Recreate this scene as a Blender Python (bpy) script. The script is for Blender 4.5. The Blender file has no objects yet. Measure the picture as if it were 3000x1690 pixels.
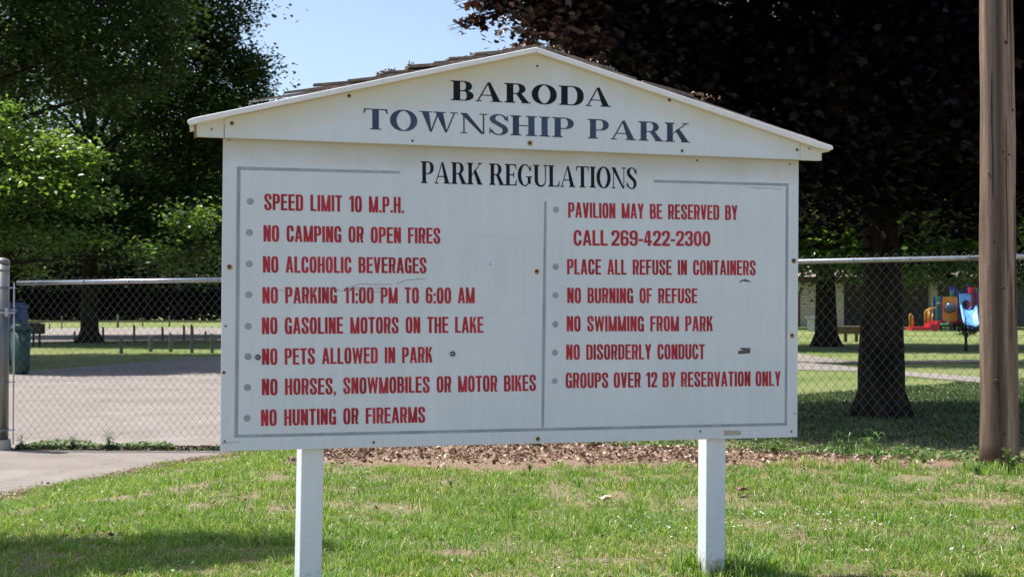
import bpy, math, random
import numpy as np
from mathutils import Vector, Matrix

R = math.radians
rng = np.random.default_rng(7)
random.seed(7)
SC = bpy.context.scene
COL = SC.collection

# ------------------------------------------------------------------ camera
F = 3500.0                       # focal length in pixels of the 3000 px wide photo
CAMZ = 1.34
PITCH = math.atan(49 / F)
cam_d = bpy.data.cameras.new("camera")
cam_d.sensor_width = 36
cam_d.lens = 36 * F / 3000
cam_d.clip_start = 0.1
cam_d.clip_end = 2000
cam_d.dof.use_dof = True
cam_d.dof.focus_distance = 5.2
cam_d.dof.aperture_fstop = 9.0
cam = bpy.data.objects.new("camera", cam_d)
COL.objects.link(cam)
cam.location = (0, 0, CAMZ)
cam.rotation_euler = (R(90) + PITCH, 0, 0)
SC.camera = cam

# ------------------------------------------------------------------ sky + sun
SUN_EL, SUN_S = R(68), Vector((-0.932, 0.362, 0))
world = bpy.data.worlds.new("World")
SC.world = world
world.use_nodes = True
nt = world.node_tree
nt.nodes.clear()
sky = nt.nodes.new("ShaderNodeTexSky")
sky.sky_type = 'NISHITA'
sky.sun_disc = False
sky.sun_elevation = SUN_EL
sky.sun_rotation = math.atan2(SUN_S.x, SUN_S.y)
sky.altitude = 200
sky.air_density = 1.0
sky.dust_density = 2.2
sky.ozone_density = 1.0
bg = nt.nodes.new("ShaderNodeBackground")
bg.inputs[1].default_value = 0.115
wo = nt.nodes.new("ShaderNodeOutputWorld")
nt.links.new(sky.outputs[0], bg.inputs[0])
nt.links.new(bg.outputs[0], wo.inputs[0])
sun_d = bpy.data.lights.new("sun", 'SUN')
sun_d.energy = 5.0
sun_d.angle = R(0.53)
sun_d.color = (1.0, 0.955, 0.89)
sun = bpy.data.objects.new("sun", sun_d)
COL.objects.link(sun)
sv = SUN_S.normalized() * math.cos(SUN_EL) + Vector((0, 0, math.sin(SUN_EL)))
sun.rotation_euler = sv.to_track_quat('Z', 'Y').to_euler()
sun.location = sv * 60
SC.view_settings.view_transform = 'Standard'
SC.view_settings.look = 'None'
SC.view_settings.exposure = 0.84
SC.view_settings.gamma = 1.0
SC.view_settings.use_curve_mapping = False
SC.render.engine = 'CYCLES'
SC.cycles.max_bounces = 6
SC.cycles.diffuse_bounces = 3
SC.cycles.transmission_bounces = 4

# ------------------------------------------------------------------ helpers
CP, SP = math.cos(PITCH), math.sin(PITCH)
def c2w(x, y, z):                # camera frame (right, down, forward) to world
    return Vector((x, z * CP + y * SP, CAMZ + z * SP - y * CP))
def at(px, py, Y):               # point of depth Y seen at photo pixel px, py
    d = Vector(((px - 1500) / F, CP + (py - 845) / F * SP, SP - (py - 845) / F * CP))
    k = Y / d.y
    return Vector((d.x * k, Y, CAMZ + d.z * k))
def interp(x, xp, fp): return float(np.interp(x, xp, fp))
def smooth(t):
    t = np.clip(t, 0, 1)
    return t * t * (3 - 2 * t)
EY = [-60, 0, 4, 8.4, 9.27, 10.3, 10.9, 11.6, 14, 18, 24]
EX = [-26, -7.2, -5.3, -3.6, -3.2, -2.85, -2.4, -1.7, 0.6, 4.5, 12]
def ground_z(x, y):
    x = np.asarray(x, float); y = np.asarray(y, float)
    d = x - np.interp(y, EY, EX)
    return 0.18 * smooth(d / 2.2) * smooth((19.0 - y) / 6.0)
def gz(x, y): return float(ground_z(x, y))
def fence_y(x): return np.where(np.asarray(x) < -2.3, 11.1 - 0.02 * (np.asarray(x, float) + 4.6), 11.054 - 0.357 * (np.asarray(x, float) + 2.3)) + 0.0

def vnoise(x, y, s, seed=0):     # smooth value noise for scattering
    x = np.asarray(x) / s; y = np.asarray(y) / s
    xi = np.floor(x).astype(np.int64); yi = np.floor(y).astype(np.int64)
    fx = x - xi; fy = y - yi
    fx = fx * fx * (3 - 2 * fx); fy = fy * fy * (3 - 2 * fy)
    def h(a, b):
        n = (a * 374761393 + b * 668265263 + seed * 1442695) & 0xffffffff
        n = ((n ^ (n >> 13)) * 1274126177) & 0xffffffff
        return ((n ^ (n >> 16)) & 0xffff) / 65535.0
    return (h(xi, yi) * (1 - fx) + h(xi + 1, yi) * fx) * (1 - fy) + (h(xi, yi + 1) * (1 - fx) + h(xi + 1, yi + 1) * fx) * fy

class MB:                        # collects shapes, then links ONE mesh object
    def __init__(s): s.v = []; s.f = []
    def add(s, vs, fs):
        o = len(s.v)
        s.v += [tuple(p) for p in vs]
        s.f += [tuple(i + o for i in f) for f in fs]
        return s
    def box(s, c, size, rot=None):
        hx, hy, hz = size[0] / 2, size[1] / 2, size[2] / 2
        vs = [Vector((x, y, z)) for x in (-hx, hx) for y in (-hy, hy) for z in (-hz, hz)]
        if rot: vs = [rot @ v for v in vs]
        c = Vector(c)
        return s.add([v + c for v in vs], [(0, 1, 3, 2), (4, 6, 7, 5), (0, 4, 5, 1), (2, 3, 7, 6), (0, 2, 6, 4), (1, 5, 7, 3)])
    def hexa(s, a, b):           # two matching quads, front a and back b
        return s.add(list(a) + list(b), [(0, 1, 2, 3), (7, 6, 5, 4), (0, 4, 5, 1), (1, 5, 6, 2), (2, 6, 7, 3), (3, 7, 4, 0)])
    def prism(s, pts, off):      # polygon extruded by a vector
        n = len(pts); off = Vector(off)
        vs = [Vector(p) for p in pts] + [Vector(p) + off for p in pts]
        return s.add(vs, [tuple(range(n)), tuple(reversed(range(n, 2 * n)))] + [(i, i + n, (i + 1) % n + n, (i + 1) % n) for i in range(n)])
    def tube(s, pts, rad, sides=8, cap=True):
        pts = [Vector(p) for p in pts]; n = len(pts)
        if not hasattr(rad, '__len__'): rad = [rad] * n
        up = Vector((0, 0, 1)); vs = []
        prev = None
        for i, p in enumerate(pts):
            t = (pts[min(i + 1, n - 1)] - pts[max(i - 1, 0)]).normalized()
            if prev is None:
                a = t.cross(up)
                if a.length < 1e-3: a = t.cross(Vector((1, 0, 0)))
            else:
                a = prev - t * prev.dot(t)
            a.normalize(); prev = a; b = t.cross(a)
            for k in range(sides):
                an = 2 * math.pi * k / sides
                vs.append(p + (a * math.cos(an) + b * math.sin(an)) * rad[i])
        fs = [(i * sides + k, i * sides + (k + 1) % sides, (i + 1) * sides + (k + 1) % sides, (i + 1) * sides + k) for i in range(n - 1) for k in range(sides)]
        if cap: fs += [tuple(reversed(range(sides))), tuple(range((n - 1) * sides, n * sides))]
        return s.add(vs, fs)
    def build(s, name, mat, parent=None, shade=False, bevel=0):
        me = bpy.data.meshes.new(name)
        me.from_pydata(s.v, [], s.f)
        me.update()
        if shade: me.shade_smooth()
        me.materials.append(mat)
        o = bpy.data.objects.new(name, me)
        COL.objects.link(o)
        if bevel:
            b = o.modifiers.new("bevel", 'BEVEL'); b.width = bevel; b.segments = 2; b.limit_method = 'ANGLE'
        if parent: put_under(o, parent)
        return o

def put_under(o, parent):
    o.parent = parent
    bpy.context.view_layer.update()
    o.matrix_parent_inverse = parent.matrix_world.inverted()

def np_mesh(name, verts, faces_flat, per, mat, parent=None, smooth_=False):
    """fast mesh: verts (n,3), faces (m,per)"""
    me = bpy.data.meshes.new(name)
    nv, nf = len(verts), len(faces_flat)
    me.vertices.add(nv); me.vertices.foreach_set("co", np.ascontiguousarray(verts, np.float32).ravel())
    me.loops.add(nf * per); me.loops.foreach_set("vertex_index", np.ascontiguousarray(faces_flat, np.int32).ravel())
    me.polygons.add(nf)
    me.polygons.foreach_set("loop_start", np.arange(0, nf * per, per, dtype=np.int32))
    me.polygons.foreach_set("loop_total", np.full(nf, per, np.int32))
    me.update(calc_edges=True)
    if smooth_: me.shade_smooth()
    me.materials.append(mat)
    o = bpy.data.objects.new(name, me)
    COL.objects.link(o)
    if parent: put_under(o, parent)
    return o

def tag(o, label=None, cat=None, group=None, kind=None):
    if label: o['label'] = label
    if cat: o['category'] = cat
    if group: o['group'] = group
    if kind: o['kind'] = kind
    return o
def empty(name, loc, label, cat, group=None):
    o = bpy.data.objects.new(name, None); COL.objects.link(o)
    o.location = loc; o.empty_display_size = 0.1
    bpy.context.view_layer.update()
    return tag(o, label, cat, group)
def copy_thing(src, loc, label, rotz=0, scale=(1, 1, 1)):
    r = src.copy(); COL.objects.link(r)
    r.location = loc; r.rotation_euler = (0, 0, rotz); r.scale = scale; r['label'] = label
    for ch in list(src.children):
        c = ch.copy(); COL.objects.link(c); c.parent = r
        for g in ch.children:
            d = g.copy(); COL.objects.link(d); d.parent = c
    return r

# ------------------------------------------------------------------ materials
def mat_new(name):
    m = bpy.data.materials.new(name); m.use_nodes = True
    t = m.node_tree
    return m, t, t.nodes["Principled BSDF"]
def N(t, kind, **kw):
    n = t.nodes.new(kind)
    for k, v in kw.items():
        if k in n.inputs: n.inputs[k].default_value = v
        else: setattr(n, k, v)
    return n
def ramp(t, src, stops):
    r = t.nodes.new("ShaderNodeValToRGB")
    e = r.color_ramp.elements
    while len(e) < len(stops): e.new(0.5)
    for i, (p, c) in enumerate(stops):
        e[i].position = p; e[i].color = (*c, 1) if len(c) == 3 else c
    t.links.new(src, r.inputs[0])
    return r.outputs[0]
def noise(t, scale, detail=4, rough=0.6, vec=None, mapscale=None):
    n = N(t, "ShaderNodeTexNoise"); n.inputs["Scale"].default_value = scale
    n.inputs["Detail"].default_value = detail; n.inputs["Roughness"].default_value = rough
    if vec is None:
        vec = t.nodes.new("ShaderNodeTexCoord").outputs["Object"]
    if mapscale:
        mp = t.nodes.new("ShaderNodeMapping"); mp.inputs["Scale"].default_value = mapscale
        t.links.new(vec, mp.inputs[0]); vec = mp.outputs[0]
    t.links.new(vec, n.inputs["Vector"])
    return n.outputs["Fac"]
def mix(t, fac, a, b, mode='MIX'):
    n = t.nodes.new("ShaderNodeMix"); n.data_type = 'RGBA'; n.blend_type = mode
    for s, v in ((n.inputs[0], fac), (n.inputs[6], a), (n.inputs[7], b)):
        if isinstance(v, (int, float)): s.default_value = v
        elif isinstance(v, tuple): s.default_value = (*v, 1) if len(v) == 3 else v
        else: t.links.new(v, s)
    return n.outputs[2]
def mth(t, op, a, b=0.0):
    n = t.nodes.new("ShaderNodeMath"); n.operation = op
    for s, v in ((n.inputs[0], a), (n.inputs[1], b)):
        if isinstance(v, (int, float)): s.default_value = v
        else: t.links.new(v, s)
    return n.outputs[0]
def bump(t, p, h, strength, dist):
    b = t.nodes.new("ShaderNodeBump"); b.inputs["Strength"].default_value = strength; b.inputs["Distance"].default_value = dist
    t.links.new(h, b.inputs["Height"]); t.links.new(b.outputs[0], p.inputs["Normal"])
def plain(name, col, rough=0.6, var=0.25, scale=12, metal=0.0, bmp=0.0, mapscale=None, spec=0.5):
    m, t, p = mat_new(name)
    n = noise(t, scale, 5, 0.65, mapscale=mapscale)
    lo = tuple(c * (1 - var) for c in col); hi = tuple(min(1, c * (1 + var)) for c in col)
    t.links.new(ramp(t, n, [(0.3, lo), (0.7, hi)]), p.inputs["Base Color"])
    p.inputs["Roughness"].default_value = rough; p.inputs["Metallic"].default_value = metal
    p.inputs["Specular IOR Level"].default_value = spec
    if bmp: bump(t, p, n, 0.6, bmp)
    return m
def leaf_mat(name, stops, trans=0.3, rough=0.45, tcol=None, spec=0.5, patchy=False):
    m, t, p = mat_new(name)
    g = t.nodes.new("ShaderNodeNewGeometry")
    c = ramp(t, g.outputs["Random Per Island"], stops)
    if patchy: c = mix(t, 1.0, c, ramp(t, noise(t, 1.7, 5, 0.65), [(0.3, (1.35, 1.08, 0.9)), (0.5, (1.0, 1.0, 1.0)), (0.68, (0.62, 0.82, 0.8))]), 'MULTIPLY')
    t.links.new(c, p.inputs["Base Color"])
    p.inputs["Roughness"].default_value = rough
    p.inputs["Specular IOR Level"].default_value = spec
    tr = t.nodes.new("ShaderNodeBsdfTranslucent")
    t.links.new(mix(t, 0.6, c, tcol or (0.16, 0.26, 0.02), 'MIX'), tr.inputs[0])
    ms = t.nodes.new("ShaderNodeMixShader"); ms.inputs[0].default_value = trans
    t.links.new(p.outputs[0], ms.inputs[1]); t.links.new(tr.outputs[0], ms.inputs[2])
    t.links.new(ms.outputs[0], t.nodes["Material Output"].inputs[0])
    return m

M = {}
M['leaf_green'] = leaf_mat("leaf_green", [(0, (0.007, 0.018, 0.006)), (0.6, (0.014, 0.034, 0.009)), (0.9, (0.03, 0.06, 0.015)), (1, (0.10, 0.17, 0.05))], 0.2, spec=0.3, rough=.4, tcol=(.2, .33, .03))  # last ramp stop paints sunlit highlights on a few random leaves
M['leaf_bright'] = leaf_mat("leaf_bright", [(0, (0.012, 0.03, 0.01)), (0.55, (0.025, 0.06, 0.015)), (0.8, (0.08, 0.16, 0.035)), (1, (0.24, 0.36, 0.10))], 0.42, tcol=(.34, .54, .05), spec=0.45, rough=.35)  # upper stops put sunlit highlights into the leaf colour
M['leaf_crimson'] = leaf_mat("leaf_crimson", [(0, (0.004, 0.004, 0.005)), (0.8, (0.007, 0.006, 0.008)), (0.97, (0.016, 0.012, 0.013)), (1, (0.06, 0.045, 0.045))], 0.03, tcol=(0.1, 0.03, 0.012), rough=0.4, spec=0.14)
M["leaf_crimson_lit"] = leaf_mat("crimson_leaf_lit", [(0, (0.008, 0.006, 0.010)), (0.6, (0.018, 0.010, 0.014)), (0.93, (0.05, 0.02, 0.015)), (1, (0.13, 0.06, 0.04))], 0.12, tcol=(0.30, 0.06, 0.015), rough=0.35, spec=0.5)  # lit copy of the crimson leaf, sunlight put into its colour
M['leaf_forest'] = leaf_mat("leaf_forest", [(0, (0.005, 0.011, 0.004)), (1, (0.014, 0.028, 0.008))], 0.10)
M['weed'] = leaf_mat("weed_green", [(0, (0.06, 0.15, 0.035)), (1, (0.16, 0.29, 0.08))], 0.35)
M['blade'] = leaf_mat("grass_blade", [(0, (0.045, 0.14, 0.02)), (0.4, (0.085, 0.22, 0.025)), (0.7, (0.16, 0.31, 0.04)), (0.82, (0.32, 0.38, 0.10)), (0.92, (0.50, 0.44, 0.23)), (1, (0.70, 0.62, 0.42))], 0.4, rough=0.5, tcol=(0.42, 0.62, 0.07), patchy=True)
M['blade_shade'] = leaf_mat('painted_shade_blade', [(0, (0.014, 0.035, 0.009)), (0.7, (0.035, 0.08, 0.016)), (1, (0.08, 0.13, 0.04))], 0.25, tcol=(.14, .24, .03))  # darker copy of the grass blade, the maple's shade put into its colour
M['litter'] = leaf_mat("dry_leaf", [(0, (0.05, 0.025, 0.015)), (0.3, (0.13, 0.07, 0.045)), (0.55, (0.23, 0.145, 0.10)), (0.85, (0.38, 0.27, 0.20)), (1, (0.60, 0.49, 0.40))], 0.08, tcol=(0.3, 0.15, 0.05), rough=0.7)
M['clover'] = leaf_mat("clover_flower", [(0, (0.6, 0.6, 0.5)), (1, (0.8, 0.8, 0.72))], 0.15, tcol=(0.7, 0.7, 0.6))

def bark(name, a, b):
    m, t, p = mat_new(name)
    n = noise(t, 9, 6, 0.7, mapscale=(1, 1, 0.22))
    t.links.new(ramp(t, n, [(0.35, a), (0.65, b)]), p.inputs["Base Color"])
    p.inputs["Roughness"].default_value = 0.95; p.inputs["Specular IOR Level"].default_value = 0.08
    bump(t, p, n, 1.0, 0.03)
    return m
M['bark'] = bark("bark_dark", (0.010, 0.008, 0.006), (0.04, 0.03, 0.023))

def ground_mat():
    m, t, p = mat_new("lawn_soil")
    tc = t.nodes.new("ShaderNodeTexCoord").outputs["Object"]
    fine = noise(t, 38, 6, 0.75, tc); mid = noise(t, 1.6, 5, 0.6, tc); big = noise(t, 0.22, 4, 0.6, tc)
    dirt = ramp(t, fine, [(0.3, (0.12, 0.085, 0.055)), (0.5, (0.27, 0.20, 0.14)), (0.7, (0.44, 0.35, 0.26))])
    grs = ramp(t, fine, [(0.3, (0.06, 0.11, 0.02)), (0.55, (0.15, 0.20, 0.05)), (0.75, (0.3, 0.3, 0.13))])
    sx = t.nodes.new("ShaderNodeSeparateXYZ"); t.links.new(tc, sx.inputs[0])
    far = mth(t, 'MULTIPLY', mth(t, 'SUBTRACT', sx.outputs[1], 10.0), 0.12)

    cl = t.nodes.new("ShaderNodeClamp"); t.links.new(far, cl.inputs[0]); far = cl.outputs[0]
    gfac = ramp(t, mid, [(0.38, (0.0,) * 3), (0.62, (0.5,) * 3)])
    near = mix(t, gfac, dirt, grs)
    farc = ramp(t, noise(t, 0.9, 6, 0.7, tc), [(0.3, (0.075, 0.125, 0.025)), (0.6, (0.13, 0.17, 0.05)), (0.8, (0.22, 0.22, 0.09))])
    farc = mix(t, ramp(t, big, [(0.4, (0,) * 3), (0.65, (0.6,) * 3)]), farc, (0.25, 0.245, 0.12))
    t.links.new(mix(t, far, near, farc), p.inputs["Base Color"])
    p.inputs["Roughness"].default_value = 0.95
    p.inputs["Specular IOR Level"].default_value = 0.15
    bump(t, p, fine, 0.9, 0.03)
    return m
M['ground'] = ground_mat()

def asphalt_mat(name, base, lo=0.8):
    m, t, p = mat_new(name)
    tc = t.nodes.new("ShaderNodeTexCoord").outputs["Object"]
    fine = noise(t, 190, 4, 0.8, tc); mid = noise(t, 2.2, 6, 0.65, tc); big = noise(t, 0.35, 4, 0.6, tc, (1, 2.5, 1))
    c = ramp(t, fine, [(0.28, tuple(x * 0.52 for x in base)), (0.5, base), (0.72, tuple(min(1, x * 1.45) for x in base))])
    c = mix(t, 1.0, c, ramp(t, mid, [(0.3, (0.82, 0.8, 0.78)), (0.7, (1.06, 1.06, 1.06))]), 'MULTIPLY')
    c = mix(t, 1.0, c, ramp(t, big, [(0.35, (0.86, 0.85, 0.84)), (0.6, (1.04, 1.04, 1.04))]), 'MULTIPLY')
    vo = t.nodes.new("ShaderNodeTexVoronoi"); vo.feature = 'DISTANCE_TO_EDGE'; vo.inputs["Scale"].default_value = 0.42
    wv = t.nodes.new("ShaderNodeVectorMath"); wv.operation = 'ADD'
    nn = t.nodes.new("ShaderNodeTexNoise"); nn.inputs["Scale"].default_value = 2.2; nn.inputs["Detail"].default_value = 5
    t.links.new(tc, nn.inputs[0]); t.links.new(tc, wv.inputs[0]); t.links.new(nn.outputs["Color"], wv.inputs[1])
    t.links.new(wv.outputs[0], vo.inputs["Vector"])
    cr = ramp(t, vo.outputs["Distance"], [(0.0, (0.45,) * 3), (0.006, (1,) * 3)])
    c = mix(t, 0.55, c, cr, 'MULTIPLY')
    t.links.new(c, p.inputs["Base Color"])
    p.inputs["Roughness"].default_value = 0.92; p.inputs["Specular IOR Level"].default_value = 0.2
    bump(t, p, fine, 0.7, 0.006)
    return m
M['asphalt'] = asphalt_mat("pale_asphalt", (0.225, 0.202, 0.184))
M['soil'] = plain("mulch_soil", (0.20, 0.14, 0.10), 0.95, 0.5, 60, bmp=0.02, spec=0.1)
M['post_galv'] = plain("dull_galvanized_steel", (0.20, 0.20, 0.20), 0.42, 0.25, 14, metal=0.7, mapscale=(1, 1, 0.2))
M['galv'] = plain("galvanized_steel", (0.38, 0.40, 0.43), 0.27, 0.18, 20, metal=0.85, mapscale=(1, 1, 0.2))
M['wire'] = plain("fence_wire", (0.15, 0.16, 0.165), 0.55, 0.2, 20, metal=0.7)

# board faces: white paint with a yellowish mildew stain; object space = sign board space
def paint_mat(name, stain):
    m, t, p = mat_new(name)
    tc = t.nodes.new("ShaderNodeTexCoord").outputs["Object"]
    sx = t.nodes.new("ShaderNodeSeparateXYZ"); t.links.new(tc, sx.inputs[0])
    big = noise(t, 2.0, 4, 0.6, tc); fine = noise(t, 70, 5, 0.7, tc); streak = noise(t, 9, 5, 0.65, tc, (2.5, 1, 0.25))
    c = ramp(t, big, [(0.3, (0.62, 0.69, 0.745)), (0.7, (0.68, 0.74, 0.785))])
    c = mix(t, 1.0, c, ramp(t, streak, [(0.3, (0.93, 0.94, 0.93)), (0.62, (1, 1, 1))]), 'MULTIPLY')
    c = mix(t, 1.0, c, ramp(t, fine, [(0.27, (0.86, 0.86, 0.85)), (0.4, (1, 1, 1))]), 'MULTIPLY')
    wob = mth(t, 'MULTIPLY', mth(t, 'SUBTRACT', noise(t, 5, 4, 0.6, tc), 0.5), 0.10)
    if stain == 'panel':         # under the gable board: a dirty band on the top centimetres
        d = mth(t, 'SUBTRACT', 1.204, sx.outputs[2])
        s = ramp(t, mth(t, 'ADD', d, wob), [(0.0, (0.62,) * 3), (0.05, (0.36,) * 3), (0.11, (0,) * 3)])
        c = mix(t, s, c, (0.42, 0.35, 0.2))
        dots = ramp(t, noise(t, 16, 3, 0.7, tc), [(0.70, (0,) * 3), (0.75, (0.22,) * 3)])
        c = mix(t, dots, c, (0.35, 0.36, 0.34))
    elif stain == 'gable':       # along the underside of the roof trim
        ab = mth(t, 'ABSOLUTE', mth(t, 'SUBTRACT', sx.outputs[0], 1.30))
        d = mth(t, 'SUBTRACT', mth(t, 'SUBTRACT', 1.595, mth(t, 'MULTIPLY', ab, 0.236)), sx.outputs[2])
        s = ramp(t, mth(t, 'ADD', d, wob), [(0.0, (0.8,) * 3), (0.05, (0.5,) * 3), (0.14, (0,) * 3)])
        c = mix(t, s, c, (0.60, 0.53, 0.30))
    elif stain == 'post':
        s = ramp(t, noise(t, 30, 5, 0.7, tc), [(0.60, (0,) * 3), (0.7, (0.35,) * 3)])
        c = mix(t, s, c, (0.5, 0.48, 0.42))
        foot = mth(t, 'ADD', mth(t, 'ADD', sx.outputs[2], 0.56), mth(t, 'MULTIPLY', mth(t, 'SUBTRACT', noise(t, 45, 4, 0.7, tc), 0.5), 0.28))
        c = mix(t, ramp(t, foot, [(0.0, (0.75,) * 3), (0.07, (0,) * 3)]), c, (0.30, 0.27, 0.18))
    if stain == 'post': c = mix(t, 1.0, c, (1.12, 1.1, 1.08), 'MULTIPLY')
    t.links.new(c, p.inputs["Base Color"])
    p.inputs["Roughness"].default_value = 0.5
    if stain == 'post':
        w = t.nodes.new("ShaderNodeTexWave"); w.bands_direction = 'Z'; w.inputs["Scale"].default_value = 26; w.inputs["Distortion"].default_value = 3.5; w.inputs["Detail"].default_value = 3
        t.links.new(tc, w.inputs[0])
        bump(t, p, w.outputs["Fac"], 0.10, 0.002)
    else:
        bump(t, p, noise(t, 24, 5, 0.6, tc, (1, 1, 0.3)), 0.3, 0.0015)
    return m
M['panel_paint'] = paint_mat("panel_paint", 'panel')
M['gable_paint'] = paint_mat("gable_paint", 'gable')
M['post_paint'] = paint_mat("post_paint", 'post')
M['trim_paint'] = plain("trim_paint", (0.78, 0.79, 0.79), 0.5, 0.06, 25, bmp=0.001)
M['raw_wood'] = plain("bare_wood", (0.24, 0.17, 0.13), 0.85, 0.3, 20, bmp=0.003)
M['shingle'] = plain("weathered_shingle", (0.15, 0.115, 0.095), 0.95, 0.55, 45, bmp=0.006)
def letter_mat(name, a, b, sc=14, spec=.4):
    m, t, p = mat_new(name)
    tc = t.nodes.new("ShaderNodeTexCoord").outputs["Object"]
    t.links.new(ramp(t, noise(t, sc, 4, 0.6, tc, (1, 1, 0.35)), [(0.38, a), (0.66, b)]), p.inputs["Base Color"])
    p.inputs["Roughness"].default_value = 0.55; p.inputs["Specular IOR Level"].default_value = spec
    return m
M['red'] = letter_mat("faded_red_vinyl", (0.32, 0.007, 0.018), (0.50, 0.03, 0.05))
M['navy_black'] = letter_mat("black_vinyl", (0.004, 0.005, 0.009), (0.009, 0.011, 0.02), spec=.2)
M['navy'] = letter_mat("faded_navy_vinyl", (0.02, 0.034, 0.075), (0.05, 0.08, 0.15))
M['grey_line'] = letter_mat("grey_paint_line", (0.26, 0.31, 0.36), (0.36, 0.41, 0.45))
M['rust'] = plain("rust", (0.075, 0.03, 0.012), 0.85, 0.4, 60)
M['rust_halo'] = plain("rust_stain", (0.42, 0.27, 0.12), 0.7, 0.3, 60)
M['dark_screw'] = plain("dark_screw", (0.08, 0.075, 0.07), 0.6, 0.4, 60)
M['bolt'] = plain("black_bolt", (0.012, 0.014, 0.02), 0.3, 0.3, 60, spec=0.8)
M['bolt_c'] = plain("bolt_centre", (0.4, 0.42, 0.5), 0.35, 0.3, 60, metal=0.6)
M['tan_sticker'] = plain("tan_sticker", (0.42, 0.40, 0.32), 0.7, 0.25, 90)
M['dark_sticker'] = plain("dark_sticker", (0.09, 0.09, 0.085), 0.7, 0.4, 90)
M['crack'] = plain("paint_crack", (0.2, 0.21, 0.2), 0.8, 0.3, 60)

# ------------------------------------------------------------------ the setting
def graded(lo, a, b, hi, step, k=1.35):
    xs = list(np.arange(a, b + 1e-6, step)); s = step
    x = b
    while x < hi: s *= k; x += s; xs.append(min(x, hi))
    s = step; x = a; left = []
    while x > lo: s *= k; x -= s; left.append(max(x, lo))
    return np.array(left[::-1] + xs)
gx = graded(-700, -7, 8, 700, 0.1); gy = graded(-300, 3.5, 20, 900, 0.1)
GX, GY = np.meshgrid(gx, gy)
GZ = ground_z(GX, GY)
bump_m = (ground_z(GX, GY) > 0.004)
GZ = GZ + bump_m * (vnoise(GX, GY, 0.35, 3) - 0.5) * 0.018 * smooth(GZ / 0.03)
vs = np.stack([GX.ravel(), GY.ravel(), GZ.ravel()], 1)
nx, ny = len(gx), len(gy)
i = (np.arange(ny - 1)[:, None] * nx + np.arange(nx - 1)[None, :]).ravel()
tag(np_mesh("ground", vs, np.stack([i, i + 1, i + nx + 1, i + nx], 1), 4, M['ground'], smooth_=True), kind='structure')

def sheet(name, pts, z, mat, lift=None):
    vs = [Vector((p[0], p[1], z)) for p in pts]
    o = MB().add(vs, [tuple(range(len(vs)))]).build(name, mat)
    return tag(o, kind='structure')
def G(px, py, h=CAMZ):           # ground point at z=CAMZ-h seen at this pixel
    Y = F * h / (py - 894.0) * 1.0
    p = at(px, py, Y); k = h / (CAMZ - p.z)
    return (p.x * k, Y * k)
# driveway apron and lot: ragged edge along the lawn
edge = []
for y in np.arange(-20, 14.01, 0.09):
    edge.append((np.interp(y, EY, EX) + 0.05 + 0.10 * (vnoise(y, 0.0, 0.35, 5) - 0.5) + 0.05 * (vnoise(y, 0.0, 0.09, 6) - 0.5), y))
lot = edge + [G(2335, 1083), G(2340, 1036), G(1500, 1012)] + [G(640, 1044), G(500, 1052), G(420, 1060), G(300, 1070), G(200, 1078), G(80, 1088), G(-300, 1100)] + [(-40, 22), (-40, -20)]
sheet("driveway", lot, 0.006, M['asphalt'])
sheet("back_lot", [G(-400, 1006), G(60, 1004), G(330, 1000), G(640, 997), G(900, 994), G(900, 959), G(640, 960), G(60, 961), G(-400, 961)], 0.006, M['asphalt'])
sheet("park_path", [G(2332, 1084), G(2500, 1088), G(2640, 1101), G(2880, 1123), G(3060, 1139), G(3300, 1160), G(3300, 1138), G(3060, 1120), G(2880, 1106), G(2640, 1088), G(2500, 1076), G(2430, 1066), G(2332, 1062)], 0.011, M['asphalt'])
sheet("park_path", [G(2332, 1036), G(2332, 1061), G(2440, 1065), G(2600, 1065), G(2880, 1064), G(3300, 1064), G(3300, 1058), G(2880, 1057), G(2600, 1058), G(2480, 1057), G(2400, 1046)], 0.017, M['asphalt'])

# mulch bed along the fence
def mulch_mask(x, y):
    f = fence_y(x); w = (vnoise(x, y, 0.5, 11) - 0.5) * 0.5
    lo = 8.52 + w * .7 - 0.25 * np.clip((x - 2.6) / 1.5, 0, 1); hi = f - 0.18 + w * 0.3
    return (y > lo) & (y < hi) & (x > -1.6 + w) & (x < 6)
mx = np.arange(-2.4, 6.4, 0.06); my = np.arange(6.6, 11.4, 0.06)
MX, MY = np.meshgrid(mx, my)
mk_ = mulch_mask(MX, MY).astype(float)
for _ in range(5):
    mk_ = (mk_ + np.roll(mk_, 1, 0) + np.roll(mk_, -1, 0) + np.roll(mk_, 1, 1) + np.roll(mk_, -1, 1)) / 5
g_ = ground_z(MX, MY); g_ = g_ + (g_ > .004) * (vnoise(MX, MY, 0.35, 3) - 0.5) * 0.018 * smooth(g_ / 0.03)
mz = g_ - 0.014 + 0.030 * mk_ + 0.006 * vnoise(MX, MY, 0.12, 8)
nxm = len(mx); q = (np.arange(len(my) - 1)[:, None] * nxm + np.arange(nxm - 1)[None, :]).ravel()
q = q[mk_.ravel()[q] > 0.12]
tag(np_mesh("mulch_bed", np.stack([MX.ravel(), MY.ravel(), mz.ravel()], 1), np.stack([q, q + 1, q + nxm + 1, q + nxm], 1), 4, M['soil'], smooth_=True), kind='structure')

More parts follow.
